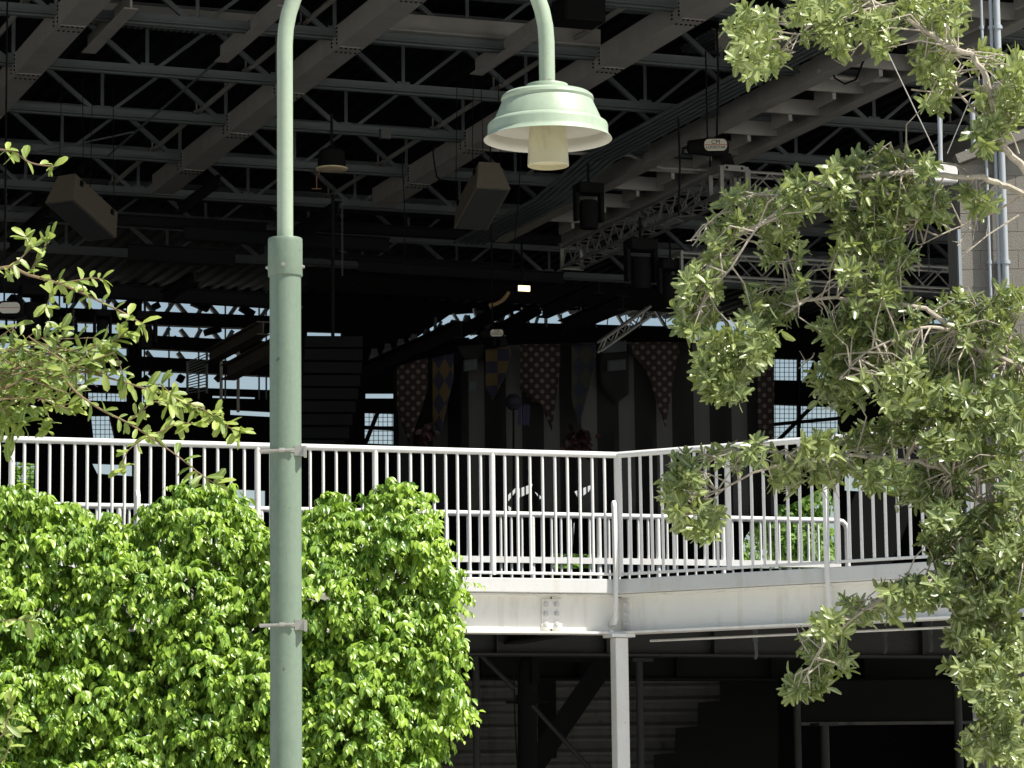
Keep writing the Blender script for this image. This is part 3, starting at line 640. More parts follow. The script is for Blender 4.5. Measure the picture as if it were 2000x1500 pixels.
jt = thing('truss_corner', 'square aluminium corner block where the two upper trusses meet under the hoist', 'truss corner', pc)
f = MB(); hh = .2; q = pc-Z*s_/2
for a in (-1, 1):
    for b in (-1, 1):
        f.box(q+j*a*hh+g*b*hh, j*.03, g*.03, Z*(hh+.03))
        f.box(q+j*a*hh+Z*b*hh, j*.03, g*(hh-.03), Z*.045); f.box(q+g*a*hh+Z*b*hh, j*(hh-.03), g*.03, Z*.045)
f.build('corner_frame', m_alu, jt, bevel=.006)
for a in (-.12, .12):
    for b in (-1, 1): MB().bolt(q+j*a+Z*b*hh-g*(hh+.03), -g, .014, .02).build('corner_bolt', m_black, jt)
pu, pv_ = uv(pc)
truss('long aluminium truss running back from the corner block toward the stage', UV(pu, pv_+.25, pc.z), g, uv(PZ(1108, 484, pc.z))[1]-pv_-.25, s_, j, 12)
truss('aluminium truss running right from the corner block behind the oak branch', UV(pu+.25, pv_, pc.z), j, 5.5, s_, g, 8)
pt = P(1322, 497, 47); truss('lower aluminium truss crossing level behind the oak leaves', pt, j, 7.5, .33, g, 11)
sp_t = P(1170, 668, 51); truss('thin dark truss sloping up above the stage curtain', sp_t, (P(1250, 612, 51)-sp_t), 1.0, .16, g, 4, ends=False)
# hanging black stage lights and line array
def movhead(label, c, s):
    t = thing('stage_light', label, 'stage light', c, 'black stage lights'); c = V(c)
    MB().box(c+Z*.36*s, j*.2*s, g*.16*s, Z*.08*s).build('base', m_black, t, bevel=.02*s)
    for a in (-1, 1): MB().box(c+j*a*.2*s+Z*.08*s, j*.03*s, g*.07*s, Z*.22*s).build('yoke_arm', m_black, t, bevel=.01*s)
    MB().lathe(c, [(0, .2*s), (.13*s, .18*s), (.15*s, 0), (.13*s, -.25*s), (0, -.26*s)], 20).build('head', m_black, t, smooth=True)
    MB().tube([c+Z*.44*s, c+Z*.75*s], .02*s, 8).build('clamp', m_black, t)
for x, y, l, s in ((1252, 530, 'black moving stage light hung below the end of the sloping truss', 1.1), (1310, 560, 'black moving stage light left of the oak cluster above the curtain', .9), (1150, 415, 'black stage light in the shadow under the conduits', 1.0), (200, 640, 'black stage light against the bright left opening', .6), (130, 660, 'black stage light half hidden by the left branches', .7), (64, 615, 'black stage light near the left edge, before the bright opening', 1.0), (283, 655, 'black stage light left of the brown low girders', .8)):
    movhead(l, P(x, y, 47), s)
la = thing('line_array', 'curved black hanging line array of speaker boxes right of the pole', 'line array', P(650, 660, 46))
for k in range(9):
    c = P(650-k*k*.55, 672+k*24, 46); MB().box(c, V((.42, .05, 0)), V((-.03, .25, .01*k)), V((0, 0, .083))).build('speaker_box', m_black, la, bevel=.01)
MB().tube([P(650, 660, 46), P(650, 380, 46)], .03, 6).build('hanging_chain', m_black, la)
def chain(label, px, y0, y1, Y, r=.014):
    b = MB(); p = P(px, y0, Y); q = P(px, y1, Y); n = int((p.z-q.z)/.05)
    for k in range(n):
        c = V((p.x, p.y, p.z-.05*k)); a = j if k % 2 else g
        b.tube([c+a*.012, c+a*.012-Z*.05, c-a*.012-Z*.055, c-a*.012-Z*.0, c+a*.012], .005, 5)
    return tag(b.build('lifting_chain', m_grille, None), label, 'chain', 'lifting chains hanging from the roof')
chain('thin steel chain hanging beside the pole collar', 668, 385, 545, 45); chain('thin chain hanging across the bright left opening', 144, 545, 650, 45)
chain('thin chain hanging behind the right oak cluster', 1812, 440, 540, 44); chain('thin chain at the far left roof edge', 12, 370, 480, 45)
for i, (x0, y0, x1, y1, l) in enumerate(((1400, 45, 1400, 265, 'black cable hanging straight down to the hoist by the truss corner'), (1325, 230, 1325, 420, 'bundle cable left of the hoist'), (1020, 250, 1000, 520, 'thin cable dangling below the green lamp shade'), (785, 300, 790, 520, 'thin cable hanging in the dark between loudspeaker and pole'))):
    tag(MB().tube([P(x0, y0, 45), P((x0+x1)/2+3, (y0+y1)/2, 45), P(x1, y1, 45)], .017 if i < 2 else .008, 6).build('hanging_cable', m_black, None), l, 'cable')
tag(MB().tube([P(848, 285, 44), P(846, 300, 44), P(850, 330, 44), P(853, 345, 44), P(862, 352, 44)], .014, 6).build('hanging_cable', m_black, None), 'short black cable loop over the middle girder', 'cable')
# high bay pendant lamp
hb = thing('high_bay_light', 'black dome pendant light with pale rim hanging right of the lamp pole', 'pendant lamp', P(648, 325, 45))
c = P(648, 328, 45)
MB().lathe(c, [(0, .31), (.05, .31), (.06, .28), (.15, .27), (.185, .24), (.2, .12), (.205, .0), (.225, -.01), (.22, -.014), (.0, -.014)], 32).build('dome', m_black, hb, smooth=True)
MB().lathe(c, [(.21, -.0155), (.222, -.012), (.23, -.006), (.23, -.022), (.21, -.026), (.0, -.03)], 32).build('lens', mat('warm_lens', (.75, .62, .42), .4), hb, smooth=True)
MB().tube([c+Z*.28, c+Z*.8], .02, 8).build('stem', m_black, hb)
MB().tube([c+V((-.18, 0, -.02)), c+V((-.185, 0, -.09)), c+V((-.22, 0, -.13))], .007, 6).tube([c+V((-.22, 0, -.13)), c+V((-.22, 0, -.30))], .008, 6).box(c+V((-.22, 0, -.305)), V((.07, 0, 0)), V((0, .02, 0)), Z*.006).build('rusty_hook', m_rust, hb)
# junction box and work light
tag(MB().box(P(752, 262, 45), j*.075, g*.05, Z*.07).build('junction_box', m_grille, None), 'small grey junction box on a joist between pole and lamp shade', 'junction box')
wl = thing('work_light', 'glowing warm work light deep in the dark under the roof', 'lamp', P(1020, 565, 58))
c = P(1020, 565, 58); MB().box(c-g*.1, j*.11, g*.02, Z*.05).build('lit_panel', glow('lit_lamp', (1, .82, .45), 1.6), wl); MB().box(c, j*.13, g*.07, Z*.07).build('housing', m_black, wl); MB().tube([c, c+Z*2], .02, 6).build('stem', m_black, wl)
m_warm = mat('warm_duct_paint', (.5, .33, .17), .5)
d0 = [P(x, y, 57) for x, y in ((955, 597), (968, 594), (980, 588), (990, 577), (994, 570))]
tag(MB().tube(d0, .035, 8).build('curved_duct', m_warm, None, smooth=True), 'curved tan duct left of the glowing work light', 'duct')
# ================================================================ stage curtain and banners
YS = 52.0
def cloth(name, label, cols, Y, material, cat, ripple=.06, wav=2.3, group=None, nz=10, sub=8, depth=None):
    xs = []; 
    for i in range(len(cols)-1):
        for k in range(sub): xs.append([cols[i][q]+(cols[i+1][q]-cols[i][q])*k/sub for q in range(len(cols[0]))])
    xs.append(list(cols[-1]))
    o0 = P(cols[0][0], cols[0][1], Y); b = MB()
    for c_ in xs:
        Yc = Y+(c_[3] if len(c_) > 3 else 0)
        for k in range(nz+1):
            p = P(c_[0], c_[1]+(c_[2]-c_[1])*k/nz, Yc); p.y += ripple*math.sin(p.x*wav*2*math.pi)*(.3+.7*k/nz)
            b.v.append(p-o0)
    n = nz+1
    for i in range(len(xs)-1):
        for k in range(nz): b.f.append((i*n+k, i*n+k+1, (i+1)*n+k+1, (i+1)*n+k))
    ob = b.build(name, material, None, smooth=True, solid=.008); ob.location = o0; return tag(ob, label, cat, group)
m_stripe = patmat('black_white_stripes', 'stripe', (.004, .004, .004), (.075, .073, .073), .62, .42)
m_polka = patmat('maroon_polka', 'polka', (.009, .002, .002), (.08, .068, .056), .125, .27)
m_harl = patmat('gold_purple_harlequin', 'harlequin', (.006, .005, .022), (.055, .034, .008), .14, 0, 1.9)
m_check = patmat('gold_purple_check', 'check', (.006, .005, .022), (.055, .034, .008), .2)
m_blueh = patmat('navy_olive_harlequin', 'harlequin', (.005, .007, .018), (.018, .017, .009), .17, 0, 1.6)
m_greyc = mat('grey_blue_cloth', (.045, .05, .058), .85, var=.2, scale=5)
m_blkc = mat('black_cloth', (.004, .004, .005), .9)
cloth('stage_curtain', 'tall black and white striped stage curtain behind the banners', [(768, 722, 1010, 2.5), (835, 702, 1010, 1.2), (900, 688, 1010, .3), (1000, 674, 1010, 0), (1200, 668, 1010, 0), (1400, 667, 1010, 0), (1512, 668, 1010, 0)], YS, m_stripe, 'curtain', .07, 1.6)
BG = 'patterned banners hung on the stage curtain'
cloth('cloth_banner', 'narrow maroon polka dot banner at the left end of the stage curtain', [(775, 716, 800), (800, 708, 870), (835, 698, 760)], YS-.2, m_polka, 'banner', .03, 2, BG)
cloth('cloth_banner', 'gold and purple diamond banner, second from the left on the curtain', [(845, 700, 820), (860, 696, 850), (886, 690, 740)], YS-.22, m_harl, 'banner', .02, 2, BG)
cloth('cloth_banner', 'gold and purple checked banner tapering to a point', [(948, 682, 760), (962, 680, 782), (985, 678, 740), (998, 677, 690)], YS-.24, m_check, 'banner', .02, 2, BG)
cloth('cloth_banner', 'wide maroon banner with large pale dots and ragged points, near the curtain centre', [(1016, 672, 760), (1040, 672, 785), (1056, 672, 790), (1078, 672, 842), (1094, 672, 720)], YS-.26, m_polka, 'banner', .03, 2, BG)
cloth('cloth_banner', 'dark navy and olive diamond banner right of the wide dotted one', [(1116, 671, 780), (1130, 671, 835), (1150, 671, 760), (1164, 671, 700)], YS-.24, m_blueh, 'banner', .02, 2, BG)
cloth('cloth_banner', 'maroon polka dot banner with a stepped lower edge beside the oak leaves', [(1234, 668, 690), (1262, 668, 724), (1284, 668, 790), (1300, 668, 835), (1322, 668, 700), (1326, 668, 690)], YS-.26, m_polka, 'banner', .03, 2, BG)
cloth('cloth_banner', 'maroon polka dot banner at the right end of the curtain', [(1480, 668, 860), (1496, 668, 870), (1512, 668, 850)], YS-.26, m_polka, 'banner', .03, 2, BG)
for i, (x0, y0, x1, y1, l) in enumerate(((905, 703, 932, 726, 'grey cloth square high on the left half of the curtain'), (915, 744, 930, 768, 'small grey cloth square under the other grey square'), (1176, 668, 1224, 690, 'pale blue grey cloth strip at the curtain top'), (1186, 704, 1222, 726, 'blue grey cloth strip below the pale strip'))):
    cloth('cloth_patch', l, [(x0, y0, y1), ((x0+x1)/2, y0-1, y1-2), (x1, y0-3, y1-4)], YS-.2, m_greyc, 'cloth patch', .01, 3, 'grey cloth patches on the stage curtain', 4, 3)
for x0, x1, yb, l in ((893, 945, 700, 'black cloth fold behind the grey squares'), (1172, 1228, 770, 'black cloth fold with a slanted hem behind the blue grey strips')):
    cloth('cloth_fold', l, [(x0, 676, yb-20), ((x0+x1)/2, 674, yb+20), (x1, 672, yb)], YS-.12, m_blkc, 'cloth fold', .02, 2, None, 4, 4)
# dark props on stage: round drum-like lantern, flowers, striped leaves
rl = thing('stage_prop', 'dark round stage prop with purple and gold ribbons before the curtain', 'stage prop', P(1003, 785, YS-.6))
c = P(1003, 785, YS-.6); MB().lathe(c, [(0, .14), (.08, .12), (.14, .04), (.14, -.04), (.08, -.12), (0, -.14)], 20).build('ball', mat('dark_purple_cloth', (.01, .009, .02), .8), rl, smooth=True)
rb_ = MB()
for k, dx in enumerate((-.02, .06, .12)): rb_.prism([c+V((dx+.1, 0, -.05)), c+V((dx+.15, 0, -.05)), c+V((dx+.13, 0, -.4)), c+V((dx+.08, 0, -.36))], (0, .01, 0))
rb_.build('ribbons', mat('purple_ribbon', (.015, .01, .05), .7), rl); MB().tube([c, P(1003, 1000, YS-.6)], .02, 6).build('stand', m_black, rl)
def bouquet(label, px, py, Y, n, r):
    c = P(px, py, Y); t = thing('flower_bunch', label, 'flowers', c, 'dark red flower bunches on the stage')
    pos = [c+V((random.gauss(0, r), random.gauss(0, r*.5), random.gauss(0, r*.9))) for _ in range(n)]
    nr = [V((random.gauss(0, .7), -1, random.gauss(.3, .7))) for _ in range(n)]; dr = [V((random.gauss(0, 1), random.gauss(0, .3), random.gauss(0, 1))) for _ in range(n)]
    leaf_mesh('petals', m_petal, pos, dr, nr, [random.uniform(.07, .12) for _ in range(n)], [.2, .45, .5, .35, 0], .9, .3, .3, t)
    MB().tube([c, P(px, 1010, Y)], .03, 6).build('stem', m_black, t)
m_petal = leafmat('red_petal', (.01, .0006, .001), (.03, .002, .003), (.04, .003, .003), .6, .1, (.08, .004, .004))
bouquet('dark red flower bunch just above the railing near the bend', 1130, 866, YS-1, 120, .10); bouquet('faint dark red flower bunch left on the stage', 832, 850, YS-1, 50, .07)
m_zebra = patmat('zebra_sheet', 'stripe', (.012, .012, .012), (.8, .8, .78), .045, .6)
def zebra(label, quads, Y):
    b = MB(); c = P(quads[0][0][0], quads[0][0][1], Y)
    for q in quads: b.prism([P(x, y, Y)-c for x, y in q], (0, .02, 0))
    o = b.build('striped_streamer', m_zebra, None); o.location = c; return tag(o, label, 'streamer', 'black and white streamers behind the railing')
zebra('bundle of crumpled black and white streamers left of the walkway bend', [[(984, 975), (1010, 950), (1006, 962), (988, 985)], [(985, 985), (1000, 992), (996, 1000), (984, 980)], [(1012, 955), (1040, 945), (1036, 962), (1014, 972)], [(1044, 960), (1060, 972), (1054, 975)]], 31.8)
zebra('narrow black and white streamer hanging low near the corner post', [[(1112, 1040), (1122, 1020), (1120, 1062), (1110, 1085)]], 31.8)
zebra('slanting black and white streamer just under the top rail near the corner', [[(1122, 960), (1160, 945), (1150, 960), (1130, 975)]], 31.8)
# ================================================================ block pier with conduits
YQ = 33.0
pier = thing('block_pier', 'tan concrete block pier at the right edge with pipes on its face', 'pier', (P(1940, 1000, YQ).x, YQ, 0))
pw = P(1876, 450, YQ).x; pr_ = P(2160, 450, YQ).x; zl = P(1876, 322, YQ).z; zr = P(2160, 215, YQ).z
m_block = mat('tan_concrete_block', (.225, .21, .182), .9, var=.12, scale=8, bump=.5, bscale=60, dirt=(.22, .19, .155), dscale=3)
m_mortar = mat('block_mortar', (.19, .178, .155), .95)
MB().prism([V((pw+.03, YQ+.01, 0)), V((pr_, YQ+.01, 0)), V((pr_, YQ+.01, zr)), V((pw+.03, YQ+.01, zl))], (0, 1.2, 0)).build('core', m_mortar, pier)
b_ = MB(); row = 0; zq = 0
while zq < zr:
    xq = pw - (.2 if row % 2 else 0)
    while xq < pr_:
        x0, x1 = max(xq, pw)+.002, min(xq+.4, pr_)-.002
        zlim = zl+(zr-zl)*((x0-pw)/(pr_-pw)); z1 = min(zq+.196, zlim)
        if x1-x0 > .03 and z1-zq > .03: b_.box(((x0+x1)/2, YQ+.12, (zq+z1)/2+.002), V(((x1-x0)/2, 0, 0)), V((0, .12+random.uniform(0, .003), 0)), V((0, 0, (z1-zq)/2-.0005)))
        xq += .4
    zq += .2; row += 1
b_.build('block_face', m_block, pier)
MB().beam(V((pw-.03, YQ-.03, zl+.04)), V((pr_, YQ-.03, zr+.04)), .2, .1).build('coping', m_block, pier)
MB().box((pw-.02, YQ+.02, zl/2-.2), V((.016, 0, 0)), V((0, .06, 0)), Z*(zl/2-.5)).build('corner_angle', m_conduit, pier)
def vp(x0, y0, x1, y1, r, dy, name='conduit', mm=None):
    p = P(x0, y0, YQ-dy); q = P(x1, y1, YQ-dy); q = V((p.x, p.y, q.z)); 
    b = MB().tube([p, q], r, 12)
    for k in range(5):
        c_ = p.lerp(q, (k+.5)/5); b.tube([c_-Z*.02, c_+Z*.02], r*1.35, 12).box(c_+V((0, dy/2, 0)), V((r*1.6, 0, 0)), V((0, dy/2, 0)), Z*.012)
    b.build(name, mm or m_conduit, pier, smooth=True)
vp(1914, -60, 1926, 1100, .016, .06); vp(1932, -60, 1934, 1100, .021, .06); vp(1944, -60, 1958, 1100, .036, .09)
zt_ = P(1900, 205, YQ-.1)
MB().tube([P(1925, 200, YQ-.1), P(1908, 200, YQ-.1), P(1900, 205, YQ-.1), P(1899, 215, YQ-.1), P(1902, 290, YQ-.1), P(1900, 300, YQ-.1), P(1885, 297, YQ-.1)], .03, 12).build('bent_pipe', m_conduit, pier, smooth=True)
fl = thing('flood_light', 'white box flood light behind the oak limb beside the block pier', 'flood light', P(1838, 340, YQ-1.2))
c = P(1838, 340, YQ-1.2); MB().box(c, V((.15, .03, 0)), V((-.02, .08, 0)), Z*.1).build('housing', m_white, fl, bevel=.02); MB().tube([c, c+Z*2.6], .022, 10).build('stem', m_conduit, fl)
for i, (x0, y0, x1, y1) in enumerate(((1735, 105, 1828, 300), (1896, 190, 1850, 300), (1840, 200, 1840, 300))):
    tag(MB().tube([P(x0, y0, YQ-1.2), P(x1, y1, YQ-1.2)], .006, 5).build('guy_wire', m_zinc, None), ('long thin stay wire slanting down to the flood light', 'short thin stay wire right of the flood light', 'vertical thin stay wire above the flood light')[i], 'wire')
# ================================================================ undercroft: siding, pipes, struts
YW = 33.0
def sidewall(name, label, x0, x1, Y, ztop, material):
    b = MB(); X0, X1 = P(x0, 1300, Y).x, P(x1, 1300, Y).x; pro = []; z = ztop
    while z > .05:
        pro += [(0, z), (.035, z-.055), (.035, z-.07), (-.004, z-.11), (-.004, z-.122), (.11, z-.126), (.11, z-.146), (.0, z-.15), (.02, z-.195), (-.004, z-.235), (-.004, z-.243), (.09, z-.246), (.09, z-.262)]
        z -= .265
    base = 0
    for d, zz in pro: b.v += [V((X0, Y+d, zz)), V((X1, Y+d+.35*0, zz))]
    for i in range(len(pro)-1): b.f.append((2*i, 2*i+1, 2*i+3, 2*i+2))
    return tag(b.build(name, material, None, recalc=False, solid=.02), label, 'wall')
zw = P(1000, 1262, YW).z
sidewall('corrugated_wall', 'grey wall of horizontal ribbed siding in the shade under the walkway', 780, 1500, YW, zw+.06, m_siding)
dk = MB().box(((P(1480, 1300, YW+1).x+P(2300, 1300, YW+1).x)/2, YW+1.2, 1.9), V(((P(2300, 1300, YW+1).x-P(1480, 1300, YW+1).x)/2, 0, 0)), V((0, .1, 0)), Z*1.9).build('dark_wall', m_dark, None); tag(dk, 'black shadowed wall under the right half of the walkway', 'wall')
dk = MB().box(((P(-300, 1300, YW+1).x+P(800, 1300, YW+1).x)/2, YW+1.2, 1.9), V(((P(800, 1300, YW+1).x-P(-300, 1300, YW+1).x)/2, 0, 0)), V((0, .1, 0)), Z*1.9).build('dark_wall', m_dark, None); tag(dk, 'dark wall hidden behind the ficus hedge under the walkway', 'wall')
fp = thing('fascia_panel', 'long dark grey panel with pale lower edge under the walkway at right', 'panel', P(1720, 1410, 31))
MB().prism([P(x, y, 31) for x, y in ((1568, 1330), (1900, 1328), (1900, 1408), (1562, 1412))], (0, .1, 0)).build('panel_face', m_under, fp); MB().beam(P(1556, 1414, 30.95), P(1905, 1411, 30.95), .04, .03).build('edge_strip', m_siding, fp)
GP = 'dark steel posts under the walkway'
def post(label, px, y0, Y, r, braces=()):
    p = P(px, y0, Y); t = thing('steel_post', label, 'post', (p.x, p.y, 0), GP)
    MB().tube([V((p.x, p.y, 0)), p], r, 12).build('shaft', m_pipe, t, smooth=True); MB().box(p, j*.1, g*.1, Z*.015).build('cap', m_pipe, t)
    for q in braces: MB().tube([P(*q[0]), P(*q[1])], q[2], 10).build('brace', m_pipe, t, smooth=True)
post('rough dark pipe post with two splayed arms, just right of the hedge', 929, 1270, 29, .033, [((935, 1275, 29), (1005, 1345, 29), .028), ((922, 1275, 29), (870, 1330, 29), .028), ((922, 1432, 29), (862, 1450, 29), .02)])
post('rough dark pipe post right of the white column', 1248, 1290, 29, .034)
post('dark pipe post left of the grey panel', 1556, 1370, 30, .035); post('dark pipe post standing in front of the grey panel', 1610, 1415, 30, .042)
post('thin dark post behind the hanging oak twigs at lower right', 1868, 1300, 30, .04)
dp = thing('drain_pipe', 'thick black drain pipe with an elbow hanging under the walkway', 'drain pipe', (P(1030, 1400, 29.5).x, 29.5, 0))
MB().tube([P(1030, 1500, 29.5)-Z*1.5, P(1030, 1480, 29.5), P(1030, 1310, 29.5), P(1033, 1295, 29.5), P(1042, 1286, 29.5), P(1060, 1280, 29.5), P(1200, 1279, 29.5)], [.09]*4+[.085, .07, .06], 16).build('pipe', m_black, dp, smooth=True)
MB().tube([P(1030, 1366, 29.5)-Z*.04, P(1030, 1366, 29.5)+Z*.04], .11, 16).box(P(1030, 1371, 29.5), V((.2, 0, 0)), V((0, .03, 0)), Z*.012).build('pipe_clamp', m_black, dp)
MB().box(P(1046, 1308, 29.4), V((.035, 0, 0)), V((0, .05, 0)), Z*.13).build('control_box', m_black, dp)
tag(MB().tube([P(1006, 1300, 29.3), P(1004, 1320, 29.3), P(1006, 1420, 29.3), P(1012, 1520, 29.3)], .007, 5).build('hanging_cable', m_black, None), 'thin black cable hanging along the drain pipe', 'cable')
st_ = [(1462, 1290), (1448, 1312), (1448, 1320), (1407, 1322), (1407, 1368), (1364, 1372), (1364, 1418), (1320, 1422), (1320, 1470), (1278, 1474), (1278, 1560), (1520, 1560), (1520, 1290)]
tag(MB().prism([P(x, y, 32.3) for x, y in st_], (0, .12, 0)).build('stair_stringer', m_under, None), 'black stepped stringer cutting diagonally across the ribbed wall', 'stair')
MBs = MB().beam(P(1195, 1275, 30.5), P(1040, 1500, 30.5), .2, .2); tag(MBs.build('raking_beam', m_black, None), 'thick black raking beam slanting down left under the walkway', 'beam')
sr = MB().tube([P(1040, 1378, 28.8), P(1160, 1510, 28.8)], .022, 10); tag(sr.build('brace_tube', m_pipe, None, smooth=True), 'thin dark diagonal tube crossing the raking beam', 'brace')
bxs = MB().box(P(1068, 1380, 31), V((.09, 0, 0)), V((0, .1, 0)), Z*.5); tag(bxs.build('hanging_bracket', m_black, None), 'black bracket between the drain pipe and the raking beam', 'bracket')
# ================================================================ ficus hedge
YH = 22.6
outl = [(-160, 940), (-60, 970), (0, 958), (40, 965), (70, 985), (130, 1000), (190, 1010), (235, 1050), (270, 1040), (300, 995), (340, 968), (390, 960), (430, 955), (455, 985), (480, 1020), (510, 1060), (540, 1050), (580, 1020), (620, 990), (660, 975), (690, 1000), (715, 1008), (735, 975), (765, 948), (800, 965), (835, 985), (850, 1040), (862, 1080), (880, 1115), (892, 1150), (868, 1200), (885, 1250), (868, 1300), (880, 1350), (908, 1378), (872, 1405), (835, 1440), (838, 1500), (820, 1600), (780, 1700), (-160, 1700)]
def inside(x, y, pl):
    r = False; n = len(pl)
    for i in range(n):
        x0, y0 = pl[i]; x1, y1 = pl[(i+1) % n]
        if (y0 > y) != (y1 > y) and x < (x1-x0)*(y-y0)/(y1-y0)+x0: r = not r
    return r
def edgedist(x, y, pl):
    best = 1e9
    for i in range(len(pl)):
        x0, y0 = pl[i]; x1, y1 = pl[(i+1) % len(pl)]; dx, dy = x1-x0, y1-y0; t = max(0, min(1, ((x-x0)*dx+(y-y0)*dy)/(dx*dx+dy*dy))); best = min(best, math.hypot(x-x0-t*dx, y-y0-t*dy))
    return best
hedge = thing('ficus_hedge', 'dense bright green clipped ficus hedge of drooping glossy leaves below the railing', 'hedge', (P(400, 1500, YH+.6).x, YH+.6, 0))
lumps = []
tries = 0
while len(lumps) < 250 and tries < 20000:
    tries += 1; x, y = random.uniform(-150, 900), random.uniform(955, 1640)
    if not inside(x, y, outl): continue
    e = edgedist(x, y, outl); r = min(random.uniform(32, 78), max(16, e*.95))
    if any(math.hypot(x-a, (y-b)*1.25) < .62*(r+c) for a, b, c, _ in lumps): continue
    lumps.append((x, y, r, random.uniform(-.2, .2)))
tp, td, tn, tl, ts = [], [], [], [], []
kk = YH/F; twb = MB()
def spray(c, out, nleaf, sc, ps, bias=0):
    sc = sc*random.choice((.62, .75, .85, .9, 1.0)); nleaf += 1
    """a drooping twig with alternate hanging leaves"""
    d = (V(out)+V((random.gauss(0, .35), random.gauss(0, .3), random.gauss(.1, .3)))).normalized()
    L = random.uniform(.10, .2); side = d.cross(Z).normalized(); young = random.random()
    for k in range(nleaf):
        t = (k+.6)/nleaf; p = c+d*L*t-Z*(.10*t*t); s = 1 if k % 2 else -1
        ld = (d*.45+side*s*random.uniform(.25, .8)-Z*random.uniform(.55, 1.2)+V((random.gauss(0, .2),)*3)).normalized()
        nn = V(out)*.8+Z*.75+side*s*.35+V((random.gauss(0, .3), random.gauss(0, .3), random.gauss(0, .3)))
        ps[0].append(p); ps[1].append(ld); ps[2].append(nn); ps[3].append(sc*random.uniform(.75, 1.2)*(1-.25*(t > .8))); ps[4].append(min(1.05, max(0, .15+.6*young*young+.35*t*young+random.gauss(0, .14)+bias)))
ps = [[], [], [], [], []]
for (x, y, r, dy) in lumps:
    cx_ = P(x, y, YH+.25+dy-(y-1200)/500*.5); R_ = r*kk; n = int(3+r*r/62)
    for _ in range(n):
        while True:
            q = V((random.gauss(0, 1), random.gauss(0, 1), random.gauss(0, 1))).normalized()
            if q.y < .35 and q.z > -.75 and random.random() < .45+.55*max(0, q.z+.35): break
        pt_ = cx_+V((q.x*R_, q.y*R_*.9, q.z*R_*.9))*random.uniform(.82, 1.02)
        spray(pt_, q*.8+V((0, -.35, .15)), random.randint(6, 9), .078, ps)
    for _ in range(int(3+r*r/330)):
        pt_ = cx_+V((random.uniform(-1, 1)*R_, random.uniform(.1, .9)*R_, random.uniform(-1, 1)*R_)); spray(pt_, V((0, -.7, .1)), 6, .08, ps, -.1)
# loose shoots along the rim
for i in range(1, len(outl)-4):
    x0, y0 = outl[i]; x1, y1 = outl[i+1]
    for _ in range(int(3+math.hypot(x1-x0, y1-y0)/6)):
        t = random.random(); x, y = x0+(x1-x0)*t, y0+(y1-y0)*t
        ox = .7 if x > 840 else random.gauss(0, .4)
        p = P(x-ox*10, y+random.uniform(4, 26), YH+.25+random.uniform(-.2, .35)-(y-1200)/500*.5); spray(p, V((ox, -.3, .8 if y < 1100 else .2)), random.randint(5, 8), .072, ps, .12)
# fill, so nothing shows through
cnt = 0
while cnt < 2600:
    x, y = random.uniform(-150, 890), random.uniform(970, 1640)
    if inside(x, y, outl) and edgedist(x, y, outl) > 22:
        spray(P(x, y, YH+random.uniform(.6, 1.05)-(y-1200)/500*.5), V((0, -.6, .2)), 6, .09, ps, -.2); cnt += 1
leaf_mesh('foliage', m_ficus, ps[0], ps[1], ps[2], ps[3], [.03, .40, .46, .24, 0], .60, .45, .28, hedge, ps[4])
tk = MB()
for x in (60, 380, 560, 730):
    b0 = P(x, 1600, YH+.8); b0.z = 0; tpz = P(x, 1180, YH+.8)
    tk.tube([b0, (b0+tpz)/2+V((.05, 0, 0)), tpz], [.07, .055, .03], 8)
    for k in range(9):
        q = b0.lerp(tpz, random.uniform(.45, 1)); tk.tube([q, q+V((random.uniform(-.4, .4), random.uniform(-.3, .2), .25)), q+V((random.uniform(-.7, .7), random.uniform(-.45, .2), random.uniform(.2, .6)))], [.02, .014, .006], 6)
tk.build('branches', m_bark2, hedge, smooth=True)
